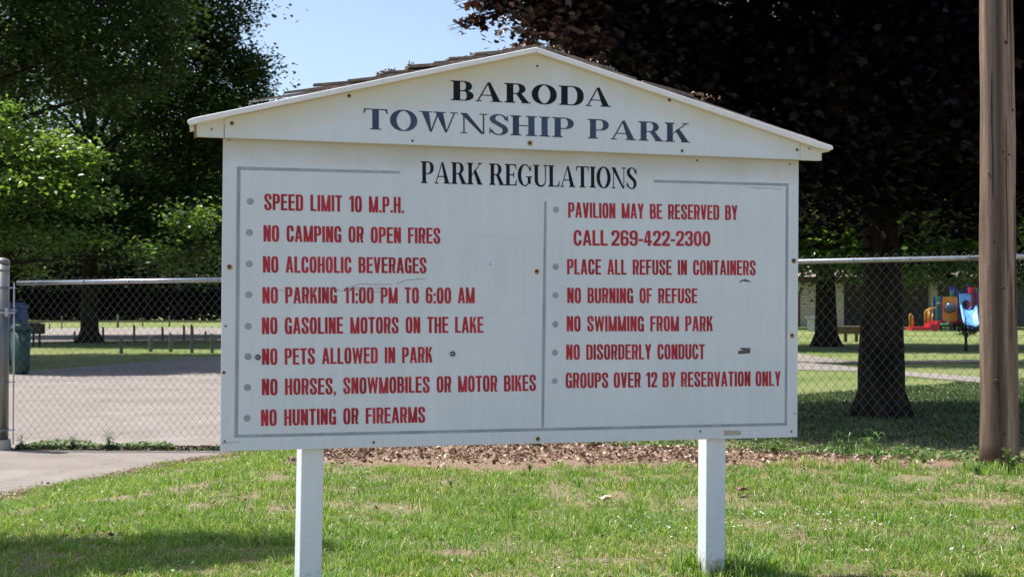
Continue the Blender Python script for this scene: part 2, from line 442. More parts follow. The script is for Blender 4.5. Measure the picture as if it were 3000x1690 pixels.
def scatter_leaves(name, P, size, mat, flat=0.7, curl=0.3, aspect=0.62, parent=None, nrm=None):
    """P (n,3) centres; each leaf is two folded triangles pairs (4 verts + tip)"""
    n = len(P)
    sz = size * rng.uniform(0.6, 1.25, n) if np.isscalar(size) else size
    if nrm is None: nrm = rng.normal(size=(n, 3)); nrm[:, 2] = np.abs(nrm[:, 2]) + flat * 3; nrm /= np.linalg.norm(nrm, axis=1)[:, None]
    d = rng.normal(size=(n, 3)); d -= nrm * (d * nrm).sum(1)[:, None]; d /= np.linalg.norm(d, axis=1)[:, None]
    s = np.cross(nrm, d)
    L = sz[:, None]
    a = P - d * L * 0.5
    b = P + d * L * 0.5 - nrm * L * curl * 0.5
    l = P + s * L * 0.5 * aspect + nrm * L * curl * 0.4
    r = P - s * L * 0.5 * aspect + nrm * L * curl * 0.4
    V = np.stack([a, l, b, r], 1).reshape(-1, 3)
    o = np.arange(n)[:, None] * 4
    T = np.concatenate([o + np.array([[0, 1, 2]]), o + np.array([[0, 2, 3]])], 1).reshape(-1, 3)
    return np_mesh(name, V, T, 3, mat, parent)

def curled_leaves(name, P, size, mat, tilt=0.8):
    """small curled dead leaves: bent spine, cupped sides (4 triangles each)"""
    n = len(P); L = (size * rng.uniform(.45, 1.35, n))[:, None]
    nrm = rng.normal(size=(n, 3)) * tilt; nrm[:, 2] += 1; nrm /= np.linalg.norm(nrm, axis=1)[:, None]
    d = rng.normal(size=(n, 3)); d -= nrm * (d * nrm).sum(1)[:, None]; d /= np.linalg.norm(d, axis=1)[:, None]
    s = np.cross(nrm, d); c = rng.uniform(.1, .5, (n, 1)); w = rng.uniform(.22, .42, (n, 1)); u = rng.uniform(-.2, .5, (n, 1)); k = rng.uniform(-.18, .18, (n, 1))
    a = P - d * L * .5; b = P + d * L * .5 + s * L * k; m = P - nrm * L * c * .45
    l = P + s * L * w + nrm * L * u * .5 + d * L * k; r_ = P - s * L * w + nrm * L * u * .4 - d * L * k * .6
    V = np.stack([a, l, m, r_, b], 1).reshape(-1, 3); o = np.arange(n)[:, None] * 5
    T = np.concatenate([o + [[0, 2, 1]], o + [[0, 3, 2]], o + [[1, 2, 4]], o + [[2, 3, 4]]], 1).reshape(-1, 3)
    return np_mesh(name, V, T, 3, mat)
n = 34000
x = rng.uniform(-2.0, 6.0, n); y = rng.uniform(6.8, 11.2, n)
k = mulch_mask(x, y); x, y = x[k], y[k]
thin = rng.uniform(0, 1, len(x)) < np.clip((y - 8.5) / 0.45, 0.10, 1) * np.where(x > 1.9, .85, 1)
x, y = x[thin], y[thin]
P = np.stack([x, y, ground_z(x, y) + 0.02 + rng.uniform(0, 0.022, len(x))], 1)
tag(curled_leaves("leaf_litter", P, 0.040, M['litter'], 0.6), "dry brown leaves lying thick along the foot of the chain link fence", "leaf litter", kind='stuff')

# ------------------------------------------------------------------ grass
def in_view(x, y, m=0.35): return np.abs(x) < (y * 1500 / F + m)
def bare(x, y):                  # dirt patches measured in the photo
    b = np.zeros_like(x)
    for (px, py, rx, ry) in [(820, 1500, 0.42, 0.25), (1280, 1635, 0.42, 0.09), (1790, 1660, 0.2, 0.1), (2800, 1420, 0.5, 0.22), (400, 1450, 0.5, 0.25), (1190, 1510, 0.2, 0.1), (2860, 1480, 0.4, 0.2), (60, 1480, 0.45, 0.25), (930, 1390, 0.4, 0.18), (1240, 1600, 0.22, 0.06)]:
        gxp, gyp = G(px, py, CAMZ - 0.16)
        b = np.maximum(b, 1 - np.sqrt(((x - gxp) / rx) ** 2 + ((y - gyp) / ry) ** 2))
    return np.clip(b * 2, 0, 1)
def blades(name, n, x0, x1, y0, y1, h, w, dens, mat=None):
    x = rng.uniform(x0, x1, n); y = rng.uniform(y0, y1, n)
    k = in_view(x, y) & (x > np.interp(y, EY, EX) - 0.02 + 0.16 * (vnoise(x, y, 0.22, 9) - 0.5)) & ~mulch_mask(x, y)
    x, y = x[k], y[k]
    d = dens(x, y); k = rng.uniform(0, 1, len(x)) < d; x, y = x[k], y[k]
    cl = (vnoise(x, y, 0.11, 21) * 0.65 + vnoise(x, y, 0.5, 22) * 0.5) ** 1.6
    n = len(x); H = h * rng.uniform(0.45, 1.2, n) * (0.30 + 1.1 * cl)
    W = w * rng.uniform(0.7, 1.3, n)
    an = rng.uniform(0, 2 * np.pi, n); lean = rng.uniform(0.15, 1.1, n); la = rng.uniform(0, 2 * np.pi, n)
    z = ground_z(x, y) - 0.004
    B = np.stack([x, y, z], 1)
    sd = np.stack([np.cos(an), np.sin(an), 0 * an], 1) * (W / 2)[:, None]
    ld = np.stack([np.cos(la), np.sin(la), 0 * an], 1)
    up = np.array([[0, 0, 1.0]])
    m1 = B + up * (H * 0.55)[:, None] + ld * (H * lean * 0.25)[:, None]
    tp = B + up * (H * np.clip(1.0 - lean * 0.3, 0.4, 1))[:, None] + ld * (H * lean * 0.8)[:, None]
    V = np.stack([B - sd, B + sd, m1 - sd * 0.8, m1 + sd * 0.8, tp], 1).reshape(-1, 3)
    o = np.arange(n)[:, None] * 5
    T = np.concatenate([o + [[0, 1, 3]], o + [[0, 3, 2]], o + [[2, 3, 4]]], 1).reshape(-1, 3)
    return np_mesh(name, V, T, 3, mat or M['blade'])
def dens_near(x, y):
    v = vnoise(x, y, 0.30, 31) * 0.5 + vnoise(x, y, 0.9, 32) * 0.5
    fd = fence_y(x) - y
    edge_f = np.where(x > -1.5, np.clip((8.85 - y) / 1.0, 0.18, 1), 1.0)
    right = 1 - 0.25 * np.clip((x - 1.5) / 2, 0, 1)
    return np.clip((v - 0.20) * 2.0, 0.06, 1) * (1 - bare(x, y) * 0.93) * edge_f * right
tag(blades("grass", 330000, -4.0, 4.2, 4.4, 7.2, 0.050, 0.0048, dens_near), "mown green lawn with straw and bare patches around the sign posts", "grass", kind='stuff')
tag(blades("grass", 190000, -4.4, 5.0, 7.2, 11.0, 0.050, 0.0062, dens_near), "thin lawn running up to the driveway edge and the mulch bed", "grass", kind='stuff')
tag(blades("grass", 200000, -2, 10.5, 9.5, 22, 0.06, 0.011, lambda x, y: np.clip(y - fence_y(x) - 0.1, 0, 1) * 0.9, M['blade_shade']), "grass under the dark maple behind the fence, with shade painted into its green", "grass", kind='stuff')
def tufts(name, n, hh, label):
    x = rng.uniform(-4, 4.4, n); y = rng.uniform(4.7, 9.0, n)
    k = in_view(x, y) & (x > np.interp(y, EY, EX) + 0.02) & ~mulch_mask(x, y) & (vnoise(x, y, .7, 55) > .35); x, y = x[k], y[k]
    m = rng.integers(14, 40, len(x)); X = np.repeat(x, m) + rng.normal(0, .022, m.sum()); Y = np.repeat(y, m) + rng.normal(0, .022, m.sum())
    H = np.repeat(rng.uniform(.6, 1.3, len(x)), m) * hh * rng.uniform(.5, 1.15, m.sum()); n = len(X)
    an = rng.uniform(0, 6.283, n); dx = (X - np.repeat(x, m)); dy = (Y - np.repeat(y, m)); ln = np.sqrt(dx * dx + dy * dy) + 1e-5
    ld = np.stack([dx / ln, dy / ln, 0 * X], 1); le = np.clip(ln / .03, .2, 1.2); sd = np.stack([np.cos(an), np.sin(an), 0 * an], 1) * .0027
    B = np.stack([X, Y, ground_z(X, Y) - .004], 1); up = np.array([[0, 0, 1.]])
    m1 = B + up * (H * .55)[:, None] + ld * (H * le * .2)[:, None]; tp = B + up * (H * (1 - .25 * le))[:, None] + ld * (H * le * .7)[:, None]
    V = np.stack([B - sd, B + sd, m1 - sd * .8, m1 + sd * .8, tp], 1).reshape(-1, 3); o = np.arange(n)[:, None] * 5
    T = np.concatenate([o + [[0, 1, 3]], o + [[0, 3, 2]], o + [[2, 3, 4]]], 1).reshape(-1, 3)
    return tag(np_mesh(name, V, T, 3, M['blade']), label, "grass", kind='stuff')
tufts("grass_tufts", 2600, .062, "taller green grass tufts sticking out of the mown lawn")
pf = []
for px, py, c in ((2095, 1672, 60), (910, 1740, 60), (2150, 1676, 46), (2230, 1682, 30), (2860, 1385, 24), (2960, 1388, 24), (2500, 1380, 16), (2350, 1372, 14), (2620, 1378, 16)):
    qx, qy = G(px, py, CAMZ - .175)
    for j in range(c): pf.append((qx + random.gauss(0, .10), qy + random.gauss(0, .05)))
pf = np.array(pf); k = 9; px_ = np.repeat(pf[:, 0], k) + rng.normal(0, .02, len(pf) * k); py_ = np.repeat(pf[:, 1], k) + rng.normal(0, .02, len(pf) * k)
H = rng.uniform(.04, .12, len(px_)); an = rng.uniform(0, 6.283, len(px_)); le = rng.uniform(.1, .9, len(px_))
ld = np.stack([np.cos(an), np.sin(an), 0 * an], 1); sd = np.stack([-np.sin(an), np.cos(an), 0 * an], 1) * .0028; up = np.array([[0, 0, 1.]])
B = np.stack([px_, py_, ground_z(px_, py_) - .004], 1); m1 = B + up * (H * .6)[:, None] + ld * (H * le * .3)[:, None]; tp = B + up * (H * (1 - .3 * le))[:, None] + ld * (H * le * .9)[:, None]
V = np.stack([B - sd, B + sd, m1 - sd, m1 + sd, tp], 1).reshape(-1, 3); o = np.arange(len(px_))[:, None] * 5
tag(np_mesh("post_foot_grass", V, np.concatenate([o + [[0, 1, 3]], o + [[0, 3, 2]], o + [[2, 3, 4]]], 1).reshape(-1, 3), 3, M['blade']), "longer untrimmed grass round the feet of the sign posts and the wooden pole", "grass", kind='stuff')
# broad leaved ground weeds and clover in the lawn
n = 9000
x = rng.uniform(-4, 4.4, n); y = rng.uniform(4.6, 9.4, n)
k = in_view(x, y) & (x > np.interp(y, EY, EX) + 0.1) & (vnoise(x, y, 0.35, 41) > 0.5) & (fence_y(x) - y > 1.3); x, y = x[k], y[k]
tag(scatter_leaves("clover_leaves", np.stack([x, y, ground_z(x, y) + rng.uniform(0.008, 0.035, len(x))], 1), 0.02, M['weed'], 0.7, 0.3, 0.9), "small round clover leaves spread through the lawn", "clover", kind='stuff')
fl = []
for px, py, s, c in [(2480, 1530, 0.5, 30), (2300, 1560, 0.4, 14), (1990, 1550, 0.4, 12), (2780, 1640, 0.4, 6), (2050, 1545, 0.3, 8), (2600, 1560, 0.4, 6), (1250, 1400, 0.8, 3), (1780, 1600, 0.6, 5), (2960, 1660, 0.3, 4), (1650, 1650, 0.5, 6)]:
    gxp, gyp = G(px, py, CAMZ - 0.17)
    for j in range(c):
        xx, yy = gxp + random.gauss(0, s * 0.5), gyp + random.gauss(0, s * 0.35)
        for q_ in range(5): fl.append((xx + random.gauss(0, .004), yy + random.gauss(0, .004), gz(xx, yy) + 0.038 + random.gauss(0, .003)))
tag(scatter_leaves("clover_flowers", np.array(fl), 0.009, M['clover'], 0.2, 0.3, 0.9), "tiny white clover flowers dotted over the lawn", "clover", kind='stuff')
n = 260
x = rng.uniform(-4, 4.4, n); y = rng.uniform(4.8, 9.4, n)
k = in_view(x, y) & (x > np.interp(y, EY, EX) - 0.5); x, y = x[k], y[k]
tag(curled_leaves("fallen_leaves", np.stack([x, y, ground_z(x, y) + 0.018], 1), 0.032, M['litter']), "single dry leaves scattered over lawn and driveway edge", "leaves", kind='stuff')
n = 7000
y = rng.uniform(4.2, 11.2, n); x = np.interp(y, EY, EX) + rng.normal(0.04, .07, n)
tag(scatter_leaves("edge_debris", np.stack([x, y, ground_z(x, y) + rng.uniform(0.006, 0.016, n)], 1), 0.03, leaf_mat("edge_straw", [(0, (0.16, 0.11, 0.07)), (1, (0.45, 0.36, 0.24))], 0.1, tcol=(0.3, 0.2, 0.1), rough=0.8), 0.6, 0.2, 0.25), "soil crumbs and straw along the edge where lawn meets driveway", "debris", kind='stuff')
# straw and needles in the bare patches
n = 26000
x = rng.uniform(-4, 4.4, n); y = rng.uniform(4.6, 9.2, n)
k = in_view(x, y) & (x > np.interp(y, EY, EX) + 0.0) & (y < 9.0) & (vnoise(x, y, 0.5, 61) > 0.5); x, y = x[k], y[k]
m_straw = leaf_mat("straw", [(0, (0.22, 0.17, 0.1)), (1, (0.5, 0.42, 0.27))], 0.1, tcol=(0.4, 0.3, 0.15), rough=0.8)
tag(scatter_leaves("dead_grass", np.stack([x, y, ground_z(x, y) + rng.uniform(0.004, 0.02, len(x))], 1), 0.04, m_straw, 0.8, 0.1, 0.10), "dead straw coloured thatch lying in the thin parts of the lawn", "dead grass", kind='stuff')

# ------------------------------------------------------------------ the sign
r1 = Vector((0.968, 0.004, 0.251)); r2 = Vector((0.012, -1.0, 0.009)); tt = Vector((-1.120, 0.624, 4.586))
def rotc(v): return Vector((v.x, v.z * CP + v.y * SP, v.z * SP - v.y * CP))
EXu, EZu = rotc(r1).normalized(), rotc(r2).normalized()
ORG = c2w(tt.x, tt.y, tt.z)
NRM = EXu.cross(EZu).normalized()           # towards the viewer
if NRM.y > 0: NRM = -NRM
SW, SH = 2.44, 1.204
def S(u, v, d=0.0): return ORG + EXu * u + EZu * v + NRM * d
def pix(px, py, d=0.0):          # photo pixel -> metres (u, v) on the board plane moved forward by d
    dr = at(px, py, 5.0) - Vector((0, 0, CAMZ))
    o = Vector((0, 0, CAMZ)); p0 = ORG + NRM * d
    k = (p0 - o).dot(NRM) / dr.dot(NRM)
    w = o + dr * k - p0
    e12 = EXu.dot(EZu)
    a, b = w.dot(EXu), w.dot(EZu)
    det = 1 - e12 * e12
    return ((a - b * e12) / det, (b - a * e12) / det)
ang = math.atan2(EXu.y, EXu.x)
base_pt = S(SW / 2, 0, 0); base_pt = Vector((base_pt.x, base_pt.y, 0.17))
sign = empty("park_sign", base_pt, "large white gabled park regulations sign with red rules on two white posts", "sign")
# parts of the sign get their own frame: origin = board lower left corner, x along the board, z up the board
FR = Matrix(((EXu.x, -NRM.x, EZu.x, ORG.x), (EXu.y, -NRM.y, EZu.y, ORG.y), (EXu.z, -NRM.z, EZu.z, ORG.z), (0, 0, 0, 1)))
class SB(MB):                    # MB in sign coordinates (u, d towards viewer, v)
    def P(s, u, v, d): return (u, -d, v)
    def build(s, name, mat, parent=None, **kw):
        o = MB.build(s, name, mat, None, **kw)
        bpy.context.view_layer.update()
        o.parent = parent
        o.matrix_parent_inverse = parent.matrix_world.inverted() if parent is sign else Matrix.Identity(4)
        o.matrix_basis = FR if parent is sign else Matrix.Identity(4)
        return o
    def slab(s, quad, d0, d1):   # quad (u,v) x4 between depths
        n = len(quad)
        vs = [(u, -d0, v) for u, v in quad] + [(u, -d1, v) for u, v in quad]
        return s.add(vs, [tuple(reversed(range(n))), tuple(range(n, 2 * n))] + [(i, (i + 1) % n, (i + 1) % n + n, i + n) for i in range(n)])
def px_quad(pts, d=0.0): return [pix(x, y, d) for x, y in pts]

panel = SB().slab([(0, 0), (SW, 0), (SW, SH), (0, SH)], -0.019, 0.0).build("sign_panel", M['panel_paint'], sign, bevel=0.0015)
# gable board and the two short end blocks in front of the panel
D1, D2 = 0.004, 0.032
def roof_under(px): return 147 + 2 + (1577 - px) * 0.2125 if px < 1577 else 149 + (px - 1577) * 0.3345 - 0.0
gl = [(662.5, 403), (2347.5, 459.8), (2347.5, roof_under(2347.5)), (1577, 149), (662.5, roof_under(662.5))]
SB().slab(px_quad(gl, D2), D1, D2).build("gable_board", M['gable_paint'], sign, bevel=0.001)
SB().slab(px_quad([(581, 400), (660.8, 403), (660.8, roof_under(660.8)), (581, roof_under(581))], D2), D1, D2 - 0.002).build("end_block", M['gable_paint'], sign, bevel=0.001)
SB().slab(px_quad([(2349, 460), (2412, 462), (2412, roof_under(2412)), (2349, roof_under(2349))], D2), D1, D2 - 0.002).build("end_block", M['gable_paint'], sign, bevel=0.001)
SB().slab(px_quad([(573, 400), (580.4, 400), (580.4, roof_under(581)), (573, roof_under(573))], D2), -0.03, D2 - 0.006).build("end_board", M['raw_wood'], sign)
# white trim boards along the roof edge
D3 = 0.055
def trim_top(px): return 134 + (1577 - px) * 0.2125 if px < 1577 else 134 + (px - 1577) * 0.3285
tl = [(1577, 149)] + [(x, roof_under(x)) for x in (1200, 900, 700, 600)] + [(566, 366), (557, 364), (553, 357), (557, 351), (575, 345)] + [(x, trim_top(x) - (1.5 if x > 650 else 0)) for x in (700, 900, 1200)] + [(1577, 134)]
tr = [(1577.6, 134)] + [(x, trim_top(x)) for x in (1900, 2200, 2400)] + [(2444, 419), (2446, 424), (2445, 430), (2436, 432)] + [(x, roof_under(x)) for x in (2400, 2200, 1900)] + [(1577.6, 149)]
SB().slab(px_quad(tl, D3), D2 + 0.002, D3).build("roof_trim", M['trim_paint'], sign, bevel=0.003)
SB().slab(px_quad(tr, D3), D2 + 0.002, D3).build("roof_trim", M['trim_paint'], sign, bevel=0.003)
# roof deck behind the trim
apex = pix(1577, 137, D3); lt = pix(560, 356, D3); rt = pix(2443, 424, D3)
DB = -0.15
SB().slab([(apex[0], apex[1]), (lt[0], lt[1]), (lt[0], lt[1] - 0.014), (apex[0], apex[1] - 0.014)], DB, D2).build("roof_deck", M['trim_paint'], sign)
SB().slab([(apex[0] + .001, apex[1]), (rt[0], rt[1]), (rt[0], rt[1] - 0.014), (apex[0] + .001, apex[1] - 0.014)], DB, D2).build("roof_deck", M['trim_paint'], sign)
# cedar shingles: upslope end to curled tip, (photo px of front edge) and thickness in px
rows = [((1010, 249), (735, 293), 4), ((1075, 236), (838, 267), 5.5), ((1135, 224), (925, 242), 8), ((1215, 207), (1025, 230), 8), ((1290, 191), (1110, 216), 9),
        ((1370, 175), (1205, 186), 9), ((1420, 163), (1280, 176), 9), ((1500, 148), (1325, 162), 10), ((1560, 134), (1400, 149), 10), ((1582, 124), (1480, 138), 9),
        ((1240, 199), (1130, 205), 6), ((1575, 132), (1440, 150), 6),
        ((1574, 122), (1665, 143), 10), ((1610, 130), (1730, 166), 9), ((1670, 150), (1812, 192), 11), ((1740, 178), (1875, 222), 9), ((1810, 202), (1960, 249), 9),
        ((1890, 229), (2040, 271), 12), ((1960, 252), (2110, 301), 10), ((2040, 276), (2180, 327), 11), ((2110, 302), (2250, 350), 12), ((2180, 326), (2320, 374), 12), ((2250, 350), (2402, 400), 12)]
for i, (a, b, th) in enumerate(rows):
    b0 = b
    for j in range(2):
        b = b0 if (j == 0 or i > 4) else (a[0] + (b0[0] - a[0]) * .4, a[1] + (b0[1] - a[1]) * .4)
        d1 = 0.042 - j * 0.100 + (random.uniform(-0.012, 0.004) if j == 0 else 0); d0 = 0.040 - (j + 1) * 0.100 + 0.004
        if i <= 4 and j == 0: d0 = d1 - .022
        dj = 0 if j == 0 else random.uniform(-7, 5); dx = 0 if j == 0 else random.uniform(-14, 14)
        A = (a[0], a[1] + dj * 0.3); B_ = (b[0] + dx, b[1] + dj)
        mid = ((A[0] + B_[0]) / 2 + random.uniform(-8, 8), (A[1] + B_[1]) / 2 + random.uniform(-0.5, 2.0))
        top = [A, mid, B_]
        th = th * random.uniform(.75, 1.15); jj = lambda: random.uniform(-1.4, 1.4)
        poly = [A, (mid[0], mid[1] + jj()), (B_[0], B_[1] + jj()), (B_[0] + jj(), B_[1] + th * 0.75), (mid[0], mid[1] + th + jj()), (A[0], A[1] + th)]
        q_ = px_quad(poly, D3)
        SB().slab(q_, d0, d1).build("shingle", M['shingle'], sign)
# debris caught on the shingles
pts = []
for (px, py, c, sx) in [(1140, 206, 46, 16), (1120, 212, 16, 10), (1206, 182, 14, 4), (1500, 134, 26, 30), (1620, 132, 26, 26), (1350, 165, 22, 30), (2080, 276, 20, 30), (1760, 176, 14, 20)]:
    for q_ in range(c):
        gx_ = random.gauss(0, sx); u, v = pix(px + gx_, py + random.gauss(0, 3.0) + 2 + gx_ * (.3285 if px > 1577 else -.2125), 0.02)
        pts.append(S(u, v, random.uniform(-0.1, 0.03)))
deb = scatter_leaves("roof_debris", np.array([tuple(p) for p in pts]), 0.018, M['litter'], 0.1, 0.6, 0.6)
tag(deb, "dry leaves and twigs caught on the shingles of the sign roof", "debris", kind='stuff')

# posts
def post(tlx, trx, ty, blx, brx, by, twist, zb):
    d = -0.0195
    a, b = pix(tlx, ty, d), pix(trx, ty, d)
    c, e = pix(blx, by, d), pix(brx, by, d)
    w = 0.089
    um_t = (a[0] + b[0]) / 2; um_b = (c[0] + e[0]) / 2
    v_t, v_b = a[1], c[1]
    slope = (um_t - um_b) / (v_t - v_b)
    m = SB(); ca, sa = math.cos(twist), math.sin(twist)
    vtop = 1.15; vbot = zb
    ring = []
    for v in (vbot, vtop):
        uc = um_t + (v - v_t) * slope
        for (x_, y_) in ((-w / 2, 0), (w / 2, 0), (w / 2, -w), (-w / 2, -w)):
            ring.append((uc + x_ * ca - y_ * sa, -(d - 0.006 * (twist != 0) + x_ * sa + y_ * ca), v))
    m.add(ring, [(0, 1, 5, 4), (1, 2, 6, 5), (2, 3, 7, 6), (3, 0, 4, 7), (4, 5, 6, 7), (3, 2, 1, 0)])
    return m.build("post", M['post_paint'], sign, bevel=0.003)
post(885, 949, 1318, 878, 940.5, 1640, R(-8), -0.78)
post(2069, 2127, 1284, 2065, 2123, 1660, 0, -0.78)

# ---- lettering: glyphs drawn as pen strokes
def sup(cx, cy, rx, ry, a0, a1, n=10, p=2.0):
    out = []
    for i in range(n + 1):
        a = a0 + (a1 - a0) * i / n; c, s = math.cos(a), math.sin(a)
        out.append((cx + rx * math.copysign(abs(c) ** (2 / p), c), cy + ry * math.copysign(abs(s) ** (2 / p), s)))
    return out
def stroke(pts, s, t):           # pen s wide horizontally, t high vertically
    L, Rr = [], []
    n = len(pts)
    for i, p in enumerate(pts):
        a = pts[max(i - 1, 0)]; b = pts[min(i + 1, n - 1)]
        dx, dy = b[0] - a[0], b[1] - a[1]; l = math.hypot(dx, dy) or 1
        nx_, ny_ = -dy / l, dx / l
        L.append((p[0] + nx_ * s / 2, p[1] + ny_ * t / 2)); Rr.append((p[0] - nx_ * s / 2, p[1] - ny_ * t / 2))
    return [[L[i], L[i + 1], Rr[i + 1], Rr[i]] for i in range(n - 1)]
def rect(x0, y0, x1, y1): return [[(x0, y0), (x1, y0), (x1, y1), (x0, y1)]]
def diag(x0, y0, x1, y1, w): return [[(x0 - w / 2, y0), (x0 + w / 2, y0), (x1 + w / 2, y1), (x1 - w / 2, y1)]]
PI = math.pi
def bowl(x0, y0, x1, y1, s, t, p=2.4):
    X, Y0, Y1 = x1 - s / 2, y0 + t / 2, y1 - t / 2
    ry = min((Y1 - Y0) / 2, (X - x0) * 0.9)
    rx = (X - x0) * 0.62; xa = X - rx
    return stroke([(x0, Y1), (xa, Y1)] + sup(xa, Y1 - ry, rx, ry, PI / 2, 0, 6, p)[1:] + sup(xa, Y0 + ry, rx, ry, 0, -PI / 2, 6, p) + [(x0, Y0)], s, t)
def ring(x0, y0, x1, y1, s, t, a0=0, a1=2 * PI, p=2.0, n=22):
    return stroke(sup((x0 + x1) / 2, (y0 + y1) / 2, (x1 - x0 - s) / 2, (y1 - y0 - t) / 2, a0, a1, n, p), s, t)

def sans(ch, W=0.46, s=0.155, t=0.125, p=3.4):
    st = lambda x: rect(x, 0, x + s, 1)
    w = W
    if ch in 'IL1TE F'.replace(' ', ''): pass
    if ch == 'I': return s, st(0)
    if ch == 'L': w = W * .86; return w, st(0) + rect(s, 0, w, t)
    if ch == 'E': w = W * .9; return w, st(0) + rect(s, 0, w, t) + rect(s, 1 - t, w, 1) + rect(s, .5 - t / 2 + .02, w * .94, .5 + t / 2 + .02)
    if ch == 'F': w = W * .86; return w, st(0) + rect(s, 1 - t, w, 1) + rect(s, .46, w * .92, .46 + t)
    if ch == 'T': w = W * .94; return w, rect(0, 1 - t, w, 1) + rect(w / 2 - s / 2, 0, w / 2 + s / 2, 1 - t)
    if ch == 'H': return w, st(0) + st(w - s) + rect(s, .5 - t / 2, w - s, .5 + t / 2)
    if ch in 'O0': return w, ring(0, -.01, w, 1.01, s, t, p=p)
    if ch == 'C': return w, stroke([(w - s / 2, .64)] + sup(w / 2, .5, (w - s) / 2, (1.02 - t) / 2, PI * .13, 2 * PI - PI * .13, 22, p) + [(w - s / 2, .36)], s, t)
    if ch == 'G': return w, stroke([(w - s / 2, .66)] + sup(w / 2, .5, (w - s) / 2, (1.02 - t) / 2, PI * .14, 1.86 * PI, 22, p), s, t) + rect(w - s, 0, w, .5) + rect(w * .52, .5 - t * .9, w - s, .5)
    if ch == 'D': return w, st(0) + bowl(s, 0, w, 1, s, t)
    if ch == 'P': return w, st(0) + bowl(s, .4, w, 1, s, t)
    if ch == 'R': return w, st(0) + bowl(s, .43, w, 1, s, t) + [[(w - s * 1.05, .46), (w - s * 1.35, .30), (w - s * .98, 0), (w, 0)], ] + diag(w - s * .8, .25, w - s * .75, .47, s)
    if ch == 'B': return w, st(0) + bowl(s, .5 - t * .35, w * .97, 1, s, t) + bowl(s, 0, w, .5 + t * .5, s, t)
    if ch == 'U': return w, stroke([(s / 2, 1), (s / 2, .3)] + sup(w / 2, .26, (w - s) / 2, .27 - t / 2, PI, 2 * PI, 10, 2.6) + [(w - s / 2, .3), (w - s / 2, 1)], s, t)
    if ch == 'S' or ch == '3':
        X0, X1 = s / 2, w - s / 2; T, Bm = 1.01 - t / 2, -.01 + t / 2
        if ch == 'S':
            pts = [(X1, .66), (X1, .78)] + sup(w / 2, .78, (w - s) / 2, T - .78, 0, PI, 10, 2.6) + [(X0, .74), (X0 + .02, .64), (w / 2, .5), (X1 - .02, .37), (X1, .27)] + sup(w / 2, .24, (w - s) / 2, .24 - Bm, 0, -PI, 10, 2.6) + [(X0, .36)]
            return w, stroke(pts, s, t)
        pts = [(X0, .70), (X0, .78)] + sup(w / 2, .78, (w - s) / 2, T - .78, PI, 0, 10, 2.6) + [(X1, .66), (X1 - .05, .55), (w * .42, .52)]
        pts2 = [(w * .42, .52), (X1 - .05, .49), (X1, .40), (X1, .26)] + sup(w / 2, .24, (w - s) / 2, .24 - Bm, 0, -PI, 10, 2.6) + [(X0, .32)]
        return w, stroke(pts, s, t) + stroke(pts2, s, t)
    if ch == '2':
        X0, X1 = s / 2, w - s / 2; T = 1.01 - t / 2
        pts = [(X0, .66), (X0, .78)] + sup(w / 2, .78, (w - s) / 2, T - .78, PI, 0, 10, 2.6) + [(X1, .66), (X1 - .05, .5), (s * .75, .18), (s / 2, t * .5)]
        return w, stroke(pts, s * 1.05, t) + rect(0, 0, w, t)
    if ch in '69':
        X0, X1 = s / 2, w - s / 2
        pts = [(X1, .70), (X1, .78)] + sup(w / 2, .78, (w - s) / 2, 1.01 - t / 2 - .78, 0, PI, 8, 2.6) + [(X0, .3)] + sup(w / 2, .25, (w - s) / 2, .26 - t / 2, PI, 2 * PI, 8, 2.6) + [(X1, .38)] + sup(w / 2, .40, (w - s) / 2, .2 - t / 2, 0, PI * .8, 8, 2.6)
        q = stroke(pts, s, t)
        if ch == '9': q = [[(w - a, 1 - b) for a, b in f] for f in q]
        return w, q
    if ch == '1': w = s * 1.75; return w, rect(w - s, 0, w, 1) + [[(w - s, .98), (w - s, .82), (0, .72), (0, .84)]]
    if ch == '4': return w, rect(w - s * 1.55, 0, w - s * .55, 1) + rect(0, .2, w, .2 + t) + [[(0, .3), (s * .8, .3), (w - s * 1.4, .98), (w - s * 1.9, .98)]]
    if ch == 'A': w = W * 1.06; return w, diag(s * .45, 0, w / 2 - s * .12, 1, s * .9) + diag(w - s * .45, 0, w / 2 + s * .12, 1, s * .9) + rect(w * .28, .2, w * .72, .2 + t)
    if ch == 'V': return w, diag(w / 2 - s * .1, 0, s * .48, 1, s * .95) + diag(w / 2 + s * .1, 0, w - s * .48, 1, s * .95)
    if ch == 'Y': return w, rect(w / 2 - s / 2, 0, w / 2 + s / 2, .46) + diag(w / 2 - s * .05, .42, s * .48, 1, s * .95) + diag(w / 2 + s * .05, .42, w - s * .48, 1, s * .95)
    if ch == 'N': return w, st(0) + st(w - s) + diag(w - s * .65, 0, s * .65, 1, s * .9)
    if ch == 'M': w = W * 1.32; return w, st(0) + st(w - s) + diag(w / 2 - s * .1, 0, s * .62, 1, s * .72) + diag(w / 2 + s * .1, 0, w - s * .62, 1, s * .72)
    if ch == 'W': w = W * 1.5; return w, diag(w * .28, 0, s * .42, 1, s * .84) + diag(w * .28, 0, w / 2, 1, s * .7) + diag(w * .72, 0, w / 2, 1, s * .7) + diag(w * .72, 0, w - s * .42, 1, s * .84)
    if ch == 'K': return w, st(0) + [[(s, .32), (s, .55), (w - s * 1.02, 1), (w, 1)]] + diag(w - s * .5, 0, s * 1.6, .56, s)
    if ch == '.': return s * .9, rect(0, 0, s * .9, .15)
    if ch == ',': return s * .9, rect(0, 0, s * .9, .15) + [[(s * .9, 0), (s * .4, 0), (s * .2, -.13), (s * .45, -.13)]]
    if ch == ':': return s * .9, rect(0, 0, s * .9, .15) + rect(0, .48, s * .9, .63)
    if ch == '-': return W * .55, rect(0, .3, W * .55, .3 + t)
    return W, []

